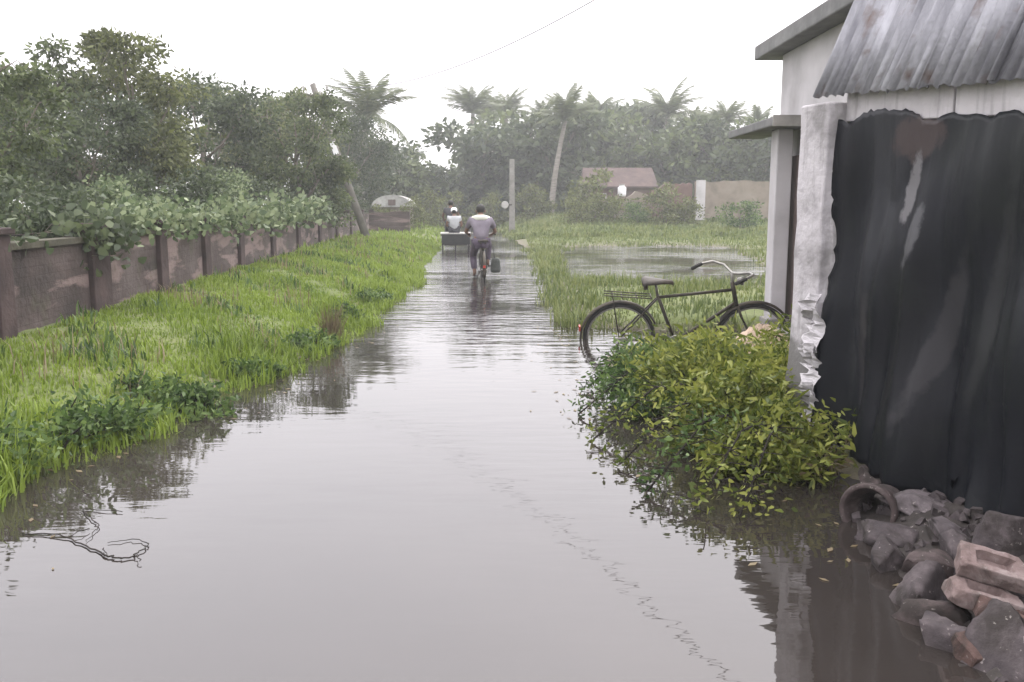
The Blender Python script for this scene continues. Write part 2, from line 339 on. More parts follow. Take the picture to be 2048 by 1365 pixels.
def ground_z(x, y):
    x = np.asarray(x, float); y = np.asarray(y, float)
    wob = .16 * vnoise(x, y, 1.1, 3) + .07 * vnoise(x, y, 3.7, 1)
    dl = np.interp(y, LY, LX) - x + wob; dr = x - np.interp(y, RY, RX) + wob
    zl = np.where(dl > 0, .42 * (1 - np.exp(-np.maximum(dl, 0) / .9)) + .03 * vnoise(x, y, 2.3, 5) * sstep(dl), -.22 * sstep(-dl / 1.2))
    field = .07 + .045 * vnoise(x, y, .55, 2) + .02 * vnoise(x, y, 2.1, 8)
    pond = np.exp(-(((x - (3.2 + .11 * (y - 18))) / (2.6 + .05 * (y - 18))) ** 4 + ((y - 25) / 8.2) ** 4))
    pond2 = np.exp(-(((x - 15) / 5) ** 4 + ((y - 46) / 2.2) ** 2))
    field = field - .3 * pond - .2 * pond2
    rise = .72 * sstep((y - 36) / 22) * sstep((x - np.interp(y, RY, RX)) / 3.5)
    near = 0
    notch = .46 * np.exp(-(((x - 1.9) / 1.65) ** 4 + ((y - 9.85) / .75) ** 4))
    zr = np.where(dr > 0, (field + near + .05) * sstep(dr / .8 + .05) + rise - notch, -.22 * sstep(-dr / 1.2) - notch * .6)
    mid = (np.interp(y, LY, LX) + np.interp(y, RY, RX)) / 2
    z = np.where(x < mid, zl, zr)
    z = z + .25 * sstep((y - 62) / 20)
    return z
def axis(lo, hi, near_lo, near_hi, d, g=1.16):
    a = list(np.arange(near_lo, near_hi + d / 2, d)); s = d
    while a[-1] < hi: s *= g; a.append(a[-1] + s)
    s = d
    while a[0] > lo: s *= g; a.insert(0, a[0] - s)
    return np.array(a)
xs = axis(-330, 330, -5.5, 5.5, .11); ys = axis(-60, 400, 1.5, 22, .14, 1.07)
X, Y = np.meshgrid(xs, ys); Z = ground_z(X, Y)
nx, ny = len(xs), len(ys); I = np.arange(nx * ny).reshape(ny, nx)
Fq = np.stack([I[:-1, :-1], I[:-1, 1:], I[1:, 1:], I[1:, :-1]], -1).reshape(-1, 4)
tag(link('ground', np_mesh('ground', np.stack([X, Y, Z], -1).reshape(-1, 3), Fq, M['ground'], True)), kind='structure')
wv = np.array([(-330, -60, 0), (330, -60, 0), (330, 400, 0), (-330, 400, 0)], float)
tag(link('flood_water', np_mesh('flood_water', wv, np.array([[0, 1, 2, 3]]), M['water'])), kind='structure')
def gz(x, y): return float(ground_z(x, y))

# ------------------------------------------------------------------ haze
hz = MB().box((-335, -62, -1.5), (335, 405, 13))
m = bpy.data.materials.new('haze'); m.use_nodes = True; n = m.node_tree; n.nodes.remove(n.nodes['Principled BSDF'])
pv = n.nodes.new('ShaderNodeVolumePrincipled'); pv.inputs['Density'].default_value = .0018; pv.inputs['Color'].default_value = (.93, .95, .97, 1); pv.inputs['Anisotropy'].default_value = .2
n.links.new(pv.outputs[0], n.nodes['Material Output'].inputs['Volume'])
tag(hz.build('haze', m), kind='stuff')

# ------------------------------------------------------------------ foliage tools
def leaves_mesh(name, C, D, size, aspect, m, rng, spread=.9, droop=0.0, curl=.18):
    """C centres (N,3), D outward directions (N,3): one folded leaf each"""
    N = len(C); a = D + rng.normal(0, spread, (N, 3)); a[:, 2] -= droop; a /= np.linalg.norm(a, axis=1, keepdims=True) + 1e-9
    q = rng.normal(0, 1, (N, 3)); q[:, 2] *= .4; s = np.cross(a, np.cross(q, a)); s = np.cross(a, s); s /= np.linalg.norm(s, axis=1, keepdims=True) + 1e-9
    nrm = np.cross(a, s); L = (size * rng.uniform(.6, 1.35, N))[:, None]; W = L * aspect * .5
    b = C; t = C + a * L - nrm * L * curl; l = C + a * L * .45 + s * W + nrm * L * .06; r = C + a * L * .45 - s * W + nrm * L * .06
    l2 = C + a * L * .75 + s * W * .62 - nrm * L * curl * .45; r2 = C + a * L * .75 - s * W * .62 - nrm * L * curl * .45
    l = C + a * L * .32 + s * W + nrm * L * .06; r = C + a * L * .32 - s * W + nrm * L * .06
    V = np.stack([b, r, r2, t, l2, l], 1).reshape(-1, 3); F = np.arange(6 * N).reshape(N, 6)
    return np_mesh(name, V, F, m)
def make_tree(seed, h, r, leaf, nleaf, trunk_r=.11, low=.28, m='leaf_tree', lobes=7, subs=6, clump=.3):
    """returns (trunk mesh, crown mesh) of a broadleaf tree h tall, crown radius r"""
    rd = random.Random(seed); rng = np.random.default_rng(seed); mb = MB(); tips = []
    top = Vector((rd.uniform(-.2, .2) * r, rd.uniform(-.2, .2) * r, h * .8)); pts = []
    for i in range(7):
        t = i / 6; pts.append(Vector((top.x * t * t + rd.uniform(-.05, .05) * r, top.y * t * t + rd.uniform(-.05, .05) * r, top.z * t)))
    pts[0] = Vector((0, 0, -.15)); mb.tube(pts, [trunk_r * (1.25 - t / 6 * 1.05) for t in range(7)], 8)
    for k in range(lobes):
        zf = low + (1 - low) * (k + .5) / lobes; an = k * 2.4 + rd.uniform(-.5, .5)
        prof = math.sin(math.pi * min(1, .16 + .8 * (1 - (zf - low) / (1 - low)) ** .8)) 
        rr = r * (prof * .75 + .25) * rd.uniform(.75, 1.15)
        st = pts[min(6, max(1, int(zf * 5.2)))]
        en = Vector((math.cos(an) * rr * .72, math.sin(an) * rr * .72, h * zf * .95 + rd.uniform(0, .12) * h * .5))
        mid = st.lerp(en, .5) + Vector((0, 0, -.05 * h * rd.random())); mb.tube([st, mid, en], [trunk_r * .45, trunk_r * .3, trunk_r * .14], 5)
        for j in range(subs):
            d = Vector((rd.gauss(0, 1), rd.gauss(0, 1), rd.gauss(.15, .8))).normalized()
            tp = en + d * r * rd.uniform(.2, .52); mb.tube([mid.lerp(en, rd.uniform(.3, 1)), (en + tp) / 2 + Vector((0, 0, .04 * h)), tp], [trunk_r * .16, trunk_r * .1, .008], 4, cap=False); tips.append((tp, d))
    per = nleaf // len(tips); C = []; D = []
    for tp, d in tips:
        k = int(per * rd.uniform(.5, 1.5)); cl = r * clump * rd.uniform(.6, 1.3)
        off = rng.normal(0, 1, (k, 3)); off /= np.linalg.norm(off, axis=1, keepdims=True); off *= (rng.uniform(0, 1, (k, 1)) ** .55) * cl; off[:, 2] *= .65
        C.append(np.array(tp) + off); D.append(off / cl + np.array(d) * .5)
    C = np.concatenate(C); D = np.concatenate(D); ok = C[:, 2] > .12; C = C[ok]; D = D[ok]
    return mb.mesh('trunk', M['bark'], True), leaves_mesh('crown', C, D, leaf, .5, M[m], rng, .8, .35)
def put_tree(name, meshes, loc, rz, s, label, cat='tree', group=None, mats=None):
    o = empty(name, label, cat, loc, (0, 0, rz), group, s)
    link('trunk', meshes[0], o); link('crown', meshes[1], o); return o

# ---- trees behind the wall on the left
tA = make_tree(11, 4.6, 1.75, .11, 12500, .1, .2, 'leaf_tree', 9, 6, .3)
tB = make_tree(23, 4.8, 1.45, .12, 12000, .09, .25, 'leaf_olive', 9, 6, .34)
tC = make_tree(37, 4.0, 1.7, .12, 12500, .09, .15, 'leaf_dark', 9, 6, .34)
tD = make_tree(52, 5.2, 2.1, .15, 11500, .12, .22, 'leaf_tree', 9, 6, .34)
def at(px, Y): return (px - 1024) / 1774 * (Y + .2)
gl = 'garden trees behind the boundary wall'
TH = {id(tA): 4.6, id(tB): 4.8, id(tC): 4.0, id(tD): 5.2}
def behind_wall(px, off):
    """ground spot a given distance behind the wall line, in the direction of an image column"""
    u = (px - 1024) / 1774; yy = (3.86 + off) / (-u - .062); return u * yy * 1.01, yy
left_trees = [
    (tA, -60, 3.2, 130, 'grey green tree beside the garden wall, cut by the picture edge'),
    (tD, 20, 6.0, 120, 'tall tree at the upper left corner with sky showing through its crown'),
    (tB, 300, 3.2, 112, 'tallest olive green tree, its crown standing clear above the creeper covered pillar'),
    (tC, 185, 3.6, 235, 'dark dense tree filling the gap left of the tallest olive tree'),
    (tC, 415, 3.4, 190, 'dark rounded tree to the right of the tallest olive tree'),
    (tB, 500, 3.4, 205, 'yellowish olive tree in the middle of the garden tree row'),
    (tA, 606, .9, 200, 'slim grey green tree in front of the upper half of the leaning pole'),
    (tB, 575, 3.4, 205, 'olive tree left of the leaning pole, at the end of the garden row'),
    (tD, 520, 9.0, 215, 'broad pale tree behind the yellowish olive tree'),
    (tC, 700, 1.7, 262, 'dark tree at the foot of the lone coconut palm'),
    (tD, 130, 11.0, 190, 'broad tree far back in the garden, seen between nearer crowns'),
    (tC, 790, 3.6, 300, 'low dark tree beyond the pale rounded hut roof')]
for i, (ms, px, off, yt, lab) in enumerate(left_trees):
    x, yy = behind_wall(px, off); z0 = gz(x, yy) - .05; s = (CAM_H + (410 - yt) / 1774 * yy - z0) / TH[id(ms)] / .98
    put_tree('tree', ms, (x, yy, z0), i * 1.9 + .4, s, lab, 'tree', gl)
# ---- shrubs just behind the wall
sA = make_tree(71, 1.9, 1.0, .1, 5500, .035, .12, 'leaf_vine', 7, 6, .4)
sB = make_tree(83, 1.7, 1.1, .1, 5000, .035, .1, 'leaf_dark', 7, 6, .4)
shr = [(120, 9.6, sB, .8, 'dark shrub peeping over the wall just left of the leafy pillar'), (255, 10.4, sA, .85, 'pale leaved shrub over the wall right of the leafy pillar'),
       (360, 12.5, sB, 1.0, 'dark shrub behind the second wall bay past the leafy pillar'), (450, 14.5, sA, 1.0, 'pale leaved shrub topping the middle of the wall'),
       (560, 18, sB, 1.1, 'dark shrub behind the wall where the wall begins to shrink away'), (630, 22, sA, 1.1, 'pale shrub over the wall before the leaning pole'),
       (690, 27, sB, 1.15, 'dark shrub over the wall at the foot of the leaning pole'), (30, 12.2, sB, .9, 'low dark shrub in the garden at the picture edge')]
for i, (px, yy, ms, s, lab) in enumerate(shr):
    x, yy = behind_wall(px, .95); s *= .82; o = put_tree('shrub', ms, (x, yy, gz(x, yy) - .05), i * 2.1, s, lab, 'shrub', 'shrubs behind the boundary wall')

# ------------------------------------------------------------------ palms
def frond_mesh(seed, L=2.6, droop=1.0, m='leaf_palm'):
    rd = random.Random(seed); mb = MB(); pts = []
    for i in range(9):
        t = i / 8; pts.append(Vector((L * (t - .12 * t * t), 0, L * (.3 * t - droop * .62 * t * t))))
    V = []; Fs = []
    mb.tube(pts, [.03 * (1 - .8 * i / 8) for i in range(9)], 4, cap=False)
    for i in range(2, 33):
        t = i / 32; k = t * 8; a = int(min(7, k)); p = pts[a].lerp(pts[a + 1], k - a); tg = (pts[a + 1] - pts[a]).normalized()
        ll = L * .26 * math.sin(math.pi * (.12 + .8 * t)) * rd.uniform(.8, 1.1)
        for sd in (-1, 1):
            d = (Vector((0, sd, 0)) * .8 + tg * .55 + Vector((0, 0, -.45 * rd.uniform(.4, 1.3)))).normalized()
            wv_ = tg * .032
            q1 = p + d * ll * .5; q2 = p + d * ll + Vector((0, 0, -.12 * ll))
            mb.add([p - wv_, p + wv_, q1 + wv_, q1 - wv_, q2], [(0, 1, 2, 3), (3, 2, 4)])
    return mb.mesh('frond', M[m])
FR = [frond_mesh(s, 2.5, d) for s, d in ((1, .75), (2, 1.05), (3, .5))]
def palm(px, Y, ytop, lean, label, group, nf=19, s=1.0, rd=None):
    """crown centre height from the image row, trunk curved"""
    x = at(px, Y); zt = CAM_H + (410 - ytop) / 1774 * Y; z0 = gz(x, Y)
    o = empty('coconut_palm', label, 'palm tree', (x - lean, Y, z0), (0, 0, 0), group)
    rd = random.Random(int(px * 7 + Y)); H = zt - z0; pts = [(lean * (i / 8) ** 1.6, .05 * math.sin(i), -.1 + (H + .1) * i / 8) for i in range(9)]
    MB().tube(pts, [.17 * s * (1.25 - .55 * i / 8) for i in range(9)], 8).build('trunk', M['palm_bark'], o, True)
    for k in range(nf):
        f = link('frond', FR[k % 3], o); f.location = (lean, .05 * math.sin(8), H - .05)
        f.rotation_euler = Euler((rd.uniform(-.3, .3), rd.uniform(-1.15, .25) if k % 3 else rd.uniform(-1.35, -.5), k * 2.399 + rd.uniform(-.3, .3)), 'XYZ')
        f.scale = (s * rd.uniform(.85, 1.1),) * 3
    return o
palm(742, 50, 240, .5, 'lone tall coconut palm rising above the garden trees behind the leaning pole', 'coconut palms', 22, 1.25)
gp = 'coconut palms'
for px, Y, yt, ln, s, lab in [
    (948, 62, 232, .5, 1.05, 'coconut palm in the far tree line just right of the sky gap over the road'),
    (1012, 66, 236, -.5, 1.0, 'coconut palm in the far tree line directly above the white concrete post'),
    (1128, 60, 246, .9, 1.05, 'coconut palm with a bare grey trunk right of the white concrete post'),
    (1192, 68, 240, -.6, .95, 'coconut palm in the far tree line left of the tiled brick house'),
    (1262, 74, 250, .3, .95, 'half hidden coconut palm directly behind the tiled brick house'),
    (1328, 62, 236, .8, 1.15, 'biggest spreading coconut palm of the far tree line, right of the tiled house'),
    (1378, 66, 268, -.5, .9, 'short coconut palm above the near end of the long tan wall'),
    (1440, 58, 250, .4, .8, 'slim coconut palm standing beside the tip of the porch canopy'),
    (978, 70, 244, .3, .9, 'coconut palm squeezed between the first two palms of the far tree line'), (1085, 72, 250, -.4, .9, 'coconut palm peeping over the trees left of the bare palm trunk'),
    (1162, 74, 248, .5, .85, 'small coconut palm just right of the bare palm trunk'), (1228, 70, 252, -.3, .85, 'coconut palm over the left gable of the tiled brick house'),
    (1298, 72, 246, .4, .9, 'coconut palm left of the biggest spreading palm'), (1408, 70, 262, -.4, .8, 'coconut palm over the middle of the long tan wall'),
    (1500, 66, 270, -.5, .95, 'coconut palm half hidden by the porch canopy')]:
    palm(px, Y if px == 1128 else Y + 12, yt + 2, ln, lab, gp, 22, s * (1.0 if px == 1128 else 1.2))

# ---- far broadleaf trees
fA = make_tree(101, 6.0, 2.9, .42, 5200, .16, .1, 'leaf_dark', 9, 6, .36)
fB = make_tree(117, 5.6, 3.0, .44, 5200, .16, .08, 'leaf_tree', 9, 6, .36)
far = [(850, 66, fA, .6, 'round dark tree closing the end of the road'), (905, 74, fB, .85, 'pale tree over the end of the road left of the palms'),
       (960, 66, fA, 1.12, 'big dark tree behind the riders'), (1050, 70, fB, 1.2, 'pale bushy tree right behind the white concrete post'),
       (1110, 64, fA, 1.08, 'dark tree between the white concrete post and the bare palm trunk'), (1175, 72, fB, 1.22, 'pale tree left of the tiled brick house'),
       (1245, 76, fA, 1.3, 'large dark tree towering behind the tiled brick house'), (1310, 68, fB, 1.1, 'pale tree right of the tiled brick house'),
       (1385, 68, fA, 1.05, 'dark tree behind the near end of the long tan wall'), (1450, 66, fB, 1.05, 'pale tree over the middle of the long tan wall'),
       (1520, 64, fA, 1.0, 'dark tree seen between the porch pillar and the long tan wall'), (1600, 70, fB, 1.1, 'tree hidden for the most part by the porch house'),
       (780, 62, fB, .8, 'pale tree on the left of the road far away'), (715, 54, fA, .8, 'dark far tree behind the lone palm')]
for i, (px, yy, ms, s, lab) in enumerate(far):
    x = at(px, yy); put_tree('tree', ms, (x, yy, gz(x, yy) - .1), i * 1.3, (s * 1.15, s * 1.15, s * 1.02), lab, 'tree', 'trees of the far tree line')
fs = make_tree(131, 2.3, 1.5, .22, 1500, .05, .05, 'leaf_olive', 6, 6, .42)
fg = make_tree(137, 2.0, 1.5, .2, 1800, .05, .05, 'leaf_weed', 6, 6, .45)
for i, (px, yy, ms, s, lab) in enumerate([(1475, 44, fg, .62, 'round bright green bush in front of the long tan wall'), (1330, 47, fs, .8, 'olive scrub growing over the broken brick wall'),
        (1150, 47, fs, .55, 'low olive scrub at the left end of the far ruins'), (1365, 46, fs, .55, 'small olive bush at the left end of the long tan wall'),
        (900, 57, fs, .9, 'dark hedge bush at the bend of the road'), (1070, 56, fs, .8, 'olive bush right of the white concrete post'),
        (765, 42.5, fs, .42, 'small bush hiding the left foot of the pale roofed hut'), (822, 42.5, fs, .5, 'small bush at the right of the pale roofed hut'), (1190, 50, fs, 1.05, 'tall olive scrub hiding the left gable of the tiled brick house'), (1205, 48, fs, .6, 'olive scrub before the middle of the mud wall'), (1270, 47, fg, .5, 'green scrub before the right end of the mud wall'), (850, 52, fs, .75, 'bush on the verge at the far end of the left bank'), (985, 58, fs, .85, 'bush at the foot of the far trees left of the post')]):
    x = at(px, yy); put_tree('bush', ms, (x, yy, gz(x, yy) - .05), i * 1.7, s, lab, 'bush', 'bushes round the far field')

# ------------------------------------------------------------------ grass
def grass(name, N, xr, yr, keep, hmin, hmax, wid, m, seed, patch=.6):
    rng = np.random.default_rng(seed); x = rng.uniform(*xr, N); y = yr[0] + (yr[1] - yr[0]) * rng.uniform(0, 1, N) ** 1.5
    z = ground_z(x, y); ok = keep(x, y, z); x, y, z = x[ok], y[ok], z[ok]; N = len(x)
    pn = np.clip(.75 + patch * vnoise(x, y, 1.7, 4) + .25 * vnoise(x, y, 5, 9), .25, 1.7)
    Ln = rng.uniform(hmin, hmax, N) * pn; an = rng.uniform(0, 2 * np.pi, N); ln = rng.uniform(.1, .75, N)
    dx, dy = np.cos(an), np.sin(an); wx, wy = -dy * wid * (1 + y / 18), dx * wid * (1 + y / 18)
    b = np.stack([x, y, z - .01], 1); W = np.stack([wx, wy, 0 * wx], 1); D = np.stack([dx, dy, 0 * dx], 1); U = np.array([0, 0, 1.])
    mid = b + U * (Ln * .55)[:, None] + D * (Ln * ln * .22)[:, None]; tip = b + U * (Ln * (1 - ln * .35))[:, None] + D * (Ln * ln * .8)[:, None]
    V = np.stack([b - W, b + W, mid + W * .8, mid - W * .8, tip + W * .12, tip - W * .12], 1).reshape(-1, 3)
    k = np.arange(N)[:, None] * 6; F = np.concatenate([k + np.array([[0, 1, 2, 3]]), k + np.array([[3, 2, 4, 5]])], 0)
    return tag(link(name, np_mesh(name, V, F, M[m])), kind='stuff')
lx = lambda y: np.interp(y, LY, LX); rx = lambda y: np.interp(y, RY, RX)
wallx = lambda y: -3.86 - .062 * y
grass('grass', 130000, (-5.6, -1.7), (3.0, 34), lambda x, y, z: (z > -.01) & (x < lx(y) + .6) & (x > wallx(y) + .08), .05, .125, .0042, 'grass', 1)
grass('grass', 26000, (-3.4, -1.6), (3.0, 20), lambda x, y, z: (z > -.05) & (z < .14) & (x < lx(y) + .6), .1, .24, .005, 'grass', 2, .9)
grass('grass', 5000, (-5.6, -1.8), (3.0, 30), lambda x, y, z: (z > .02) & (x < lx(y) + .3) & (x > wallx(y) + .05) & (vnoise(x, y, 1.3, 11) > .15), .16, .34, .0035, 'leaf_dry', 21, .5)
grass('grass', 16000, (-5.6, -1.8), (3.0, 26), lambda x, y, z: (z > .02) & (x < lx(y) + .3) & (x > wallx(y) + .05) & (vnoise(x, y, 2.1, 14) > .3), .1, .24, .008, 'leaf_weed', 22, .5)
grass('grass', 9000, (-9, -2), (20, 62), lambda x, y, z: (z > -.01) & (x < lx(y) + .6) & (x > wallx(y) + .08), .12, .25, .008, 'grass', 6)
grass('grass', 75000, (.6, 16), (10.0, 62), lambda x, y, z: (z > -.02) & (x > rx(y) - .5) & (x < .35 * y + 3) & ~((x > 2.75) & (y < 12)), .08, .2, .006, 'grass_field', 3, .8)
grass('grass', 14000, (-1, 4), (10, 30), lambda x, y, z: (z > -.05) & (z < .08) & (x > rx(y) - .5) & ~((x > 2.75) & (y < 12)), .12, .3, .006, 'grass_field', 4, .8)
grass('grass', 22000, (-6, 18), (38, 66), lambda x, y, z: (z > -.02) & (x > rx(y) - .5), .14, .3, .012, 'grass_field', 9, .8)
grass('grass', 5000, (.9, 2.9), (6.2, 8.6), lambda x, y, z: (z > -.02) & (x > rx(y)), .08, .22, .005, 'grass_field', 5)

# ------------------------------------------------------------------ boundary wall
bw = empty('boundary_wall', 'long grimy plastered garden wall with brick pillars along the grass bank', 'wall', (0, 0, 0))
py = [5.4, 7.45, 9.5, 11.55, 13.6, 15.8, 18.6, 21.6, 25, 28.6, 32.5, 36.5, 41, 46]
WT = 1.16
rd = random.Random(5)
for a, b in zip(py[:-1], py[1:]):
    t = WT + rd.uniform(-.03, .03); mb = MB(); n_ = 8
    for k in range(n_):
        y0, y1 = a + (b - a) * k / n_, a + (b - a) * (k + 1) / n_
        x0, x1 = wallx(y0), wallx(y1)
        j0, j1 = (rd.uniform(-.012, .012) for _ in range(2)); 
        mb.add([(x0, y0, -.1), (x1, y1, -.1), (x1, y1, t + j1), (x0, y0, t + j0), (x0 - .14, y0, -.1), (x1 - .14, y1, -.1), (x1 - .14, y1, t + j1), (x0 - .14, y0, t + j0)],
               [(0, 1, 2, 3), (5, 4, 7, 6), (3, 2, 6, 7)])
    mb.build('panel', M['wall'], bw)
    c = MB(); x0, x1 = wallx(a + .1), wallx(b - .1)
    c.add([(x0 + .035, a + .14, t - .03), (x1 + .035, b - .14, t - .03), (x1 + .035, b - .14, t + .03), (x0 + .035, a + .14, t + .03), (x0 - .17, a + .14, t - .03), (x1 - .17, b - .14, t - .03), (x1 - .17, b - .14, t + .03), (x0 - .17, a + .14, t + .03)],
          [(0, 1, 2, 3), (5, 4, 7, 6), (3, 2, 6, 7), (1, 0, 4, 5), (0, 3, 7, 4), (2, 1, 5, 6)])
    c.build('coping', M['coping'], bw)
for y in py:
    x = wallx(y); s = .21 if abs(y - 9.5) < .1 else .12
    MB().box((x - .22, y - s, -.1), (x + .07, y + s, WT + .09)).box((x - .25, y - s - .03, WT + .09), (x + .1, y + s + .03, WT + .15)).build('pillar', M['wall_pillar'], bw, bevel=.012)
# creepers on the wall top: one per stretch
def creeper(y0, y1, n_, label, hang=.18, m='leaf_vine', size=.11, up=.2):
    rng = np.random.default_rng(int(y0 * 100)); o = empty('creeper', label, 'creeper', (wallx((y0 + y1) / 2), (y0 + y1) / 2, WT), group='creepers on the boundary wall')
    t = np.linspace(0, 1, 12); cx, cy = o.location.x, o.location.y; pts = [(wallx(y0 + (y1 - y0) * k) - cx + rng.uniform(-.1, .08), y0 + (y1 - y0) * k - cy, .06 + rng.uniform(-.01, .1)) for k in t]
    MB().tube(pts, .008, 5).build('stem', M['twig'], o, True)
    k = rng.integers(0, 12, n_); P = np.array(pts)[k] + rng.normal(0, 1, (n_, 3)) * np.array([.11, (y1 - y0) / 16, .07])
    P[:, 2] += rng.uniform(-hang, up, n_) * rng.uniform(0, 1, n_); P[:, 0] += np.where(P[:, 2] < 0, .12, 0)
    link('foliage', leaves_mesh('foliage', P, np.tile([[.6, -.3, .5]], (n_, 1)), size, .75, M[m], rng, .7, .4), o); return o
creeper(9.1, 10.0, 330, 'dark green creeper hanging over the thick wall pillar', .42, 'leaf_dark', .1, .12)
creeper(10.1, 12.2, 620, 'pale leaved creeper trailing right of the thick pillar', .15, 'leaf_vine', .085, .3)
creeper(12.4, 15.2, 700, 'pale leaved creeper spread along the middle of the wall top', .2, 'leaf_vine', .095, .36)
creeper(15.6, 20, 800, 'creeper covering the wall top where the wall nears the leaning pole', .3, 'leaf_vine', .12, .45)
creeper(20.5, 28, 800, 'farthest creeper on the wall before the leaning pole', .3, 'leaf_vine', .15, .5)
creeper(5.6, 8.2, 120, 'thin creeper on the wall top at the picture edge', .1, 'leaf_dark', .08, .1)

# ------------------------------------------------------------------ leaning pole and wire
pb = Vector((at(742, 31), 31, .1)); pt = Vector((at(640, 31.5), 31.5, CAM_H + (410 - 185) / 1774 * 31.5 + .1))
po = empty('utility_pole', 'grey concrete utility pole leaning left among the trees past the wall', 'utility pole', pb)
d = pt - pb; ax = d.normalized()
MB().tube([-.4 * ax, d * .5, d], [.15, .125, .1], 8).build('pole', M['pole_grey'], po, True)
MB().tube([d * .93 + Vector((-.45, 0, .04)), d * .93 + Vector((.45, 0, -.04))], .035, 6).build('crossarm', M['dark_metal'], po)
for dx in (-.4, 0, .4):
    c = d * .95 + Vector((dx, 0, .08)); MB().lathe([(.001, 0), (.05, 0), (.03, .05), (.055, .08), (.04, .14), (.001, .15)], 10, Matrix.Translation(c)).build('insulator', M['white_post'], po, True)
pl = MB().box((-.09, -.02, -.22), (.09, .0, .22), Euler((0, -.32, 0)).to_matrix(), d * .605 + Vector((0, -.135, 0))).build('number_plate', M['white_cloth'], po)
wb = pt + Vector((0, 0, .05)); pts = []
zq = lambda y: 5 - .0881 * (y - 15.3) + .00991 * (y - 15.3) * (y - 19.5)
for i in range(61):
    y = 3.0 + (wb.y - 3.0) * i / 60; t = (y - 15.3) / (wb.y - 15.3); pts.append((1.65 + (wb.x - 1.65) * t, y, zq(y) + (wb.z - zq(wb.y)) * max(0, t) ** 2))
tag(MB().tube(pts, .01, 5).build('overhead_wire', M['wire'], None, True), 'single dark overhead wire sagging across the white sky', 'wire')

# ------------------------------------------------------------------ far ruins, house, post, hut
def far_box(name, px0, px1, Y, ytop, ybot, dep, mt, parent=None, origin=(0, 0, 0), jag=0, seed=0):
    x0, x1 = at(px0, Y), at(px1, Y); z1 = CAM_H + (410 - ytop) / 1774 * Y; z0 = CAM_H + (410 - ybot) / 1774 * Y
    rr = random.Random(seed); mb = MB(); n_ = max(1, int((x1 - x0) / .16)) if jag else 1
    top = [z1 + ((rr.uniform(-.35, .35) + math.sin(k * .31 + seed) * .6 + math.sin(k * .83 + seed * 2) * .4) * jag if jag else 0) for k in range(n_ + 1)]
    ox, oy, oz = origin
    v = []
    for k in range(n_ + 1):
        x = x0 + (x1 - x0) * k / n_
        v += [(x - ox, Y - oy, z0 - oz), (x - ox, Y - oy, top[k] - oz), (x - ox, Y + dep - oy, top[k] - oz), (x - ox, Y + dep - oy, z0 - oz)]
    f = [(0, 1, 2, 3), tuple(4 * n_ + q for q in (3, 2, 1, 0))]
    for k in range(n_):
        a, b = 4 * k, 4 * k + 4
        f += [(a, b, b + 1, a + 1), (a + 1, b + 1, b + 2, a + 2), (a + 2, b + 2, b + 3, a + 3)]
    mb.add(v, f); return mb.build(name, mt, parent)
o = far_box('tan_wall', 1384, 1640, 50, 364, 436, .3, M['tan_wall'], jag=.05, seed=3); tag(o, 'long tan plastered wall across the far right of the field', 'wall')
for k, px in enumerate((1396,)):
    g = far_box('gate_post', px - 8, px + 8, 48.6, 362, 440, .35, M['plaster']); tag(g, 'pinkish gate post at the left end of the long tan wall', 'post')
o = far_box('broken_wall', 1300, 1378, 50, 374, 436, .35, M['red_wall'], jag=.28, seed=5); tag(o, 'broken reddish brick wall half overgrown, left of the tan wall', 'wall')
o = far_box('mud_wall', 1160, 1300, 51, 392, 436, .4, M['tan_wall'], jag=.25, seed=8); tag(o, 'low crumbling mud wall below the tiled brick house', 'wall')
o = far_box('garden_wall', 742, 822, 38, 424, 470, .2, M['wall'], jag=.03, seed=4); tag(o, 'short olive brown wall facing the road in front of the pale roofed hut', 'wall')
hs = empty('brick_house', 'small reddish house with a tiled gable roof among the far trees', 'house', (at(1235, 56), 56, gz(at(1235, 56), 56)))
W2, D2, H2 = 2.0, 2.6, 1.9
MB().box((-W2, 0, -.3), (W2, D2, H2)).build('wall', M['red_wall'], hs)
MB().add([(-W2 - .35, -.45, H2 - .1), (W2 + .35, -.45, H2 - .1), (W2 + .2, D2 / 2, H2 + 1.1), (-W2 - .2, D2 / 2, H2 + 1.1), (W2 + .35, D2 + .4, H2 - .1), (-W2 - .35, D2 + .4, H2 - .1),
          (-W2 - .35, -.45, H2 - .2), (W2 + .35, -.45, H2 - .2), (W2 + .35, D2 + .4, H2 - .2), (-W2 - .35, D2 + .4, H2 - .2)],
         [(0, 1, 2, 3), (3, 2, 4, 5), (6, 7, 1, 0), (9, 8, 7, 6)[::-1], (1, 7, 8, 4, 2), (0, 3, 5, 9, 6), (5, 4, 8, 9)]).build('roof', M['roof_tile'], hs)
MB().box((-.2, -.03, .0), (.6, .02, 1.5)).build('door', M['door_brown'], hs)
wf = MB().box((-1.5, -.05, .6), (-.8, .01, 1.4)).build('window', M['plaster'], hs); MB().box((-1.43, -.07, .67), (-.87, -.045, 1.33)).build('shutter', M['door_brown'], wf)
bk = empty('water_drum', 'small white plastic drum on top of the crumbling mud wall', 'drum', (at(1241, 50.9), 51.15, CAM_H + (410 - 391) / 1774 * 51 - .08))
MB().lathe([(.001, 0), (.2, 0), (.24, .08), (.24, .5), (.15, .58), (.15, .64), (.001, .64)], 14).build('body', M['white_cloth'], bk, True)
MB().lathe([(.165, .62), (.165, .69), (.001, .7)], 14).build('lid', M['concrete'], bk, True)
cp = empty('concrete_post', 'pale square concrete post standing alone right of the riders', 'post', (at(1024, 46), 46, gz(at(1024, 46), 46)))
MB().box((-.16, -.13, -.3), (.16, .13, 3.75), taper=.8).build('post', M['concrete'], cp, bevel=.02)
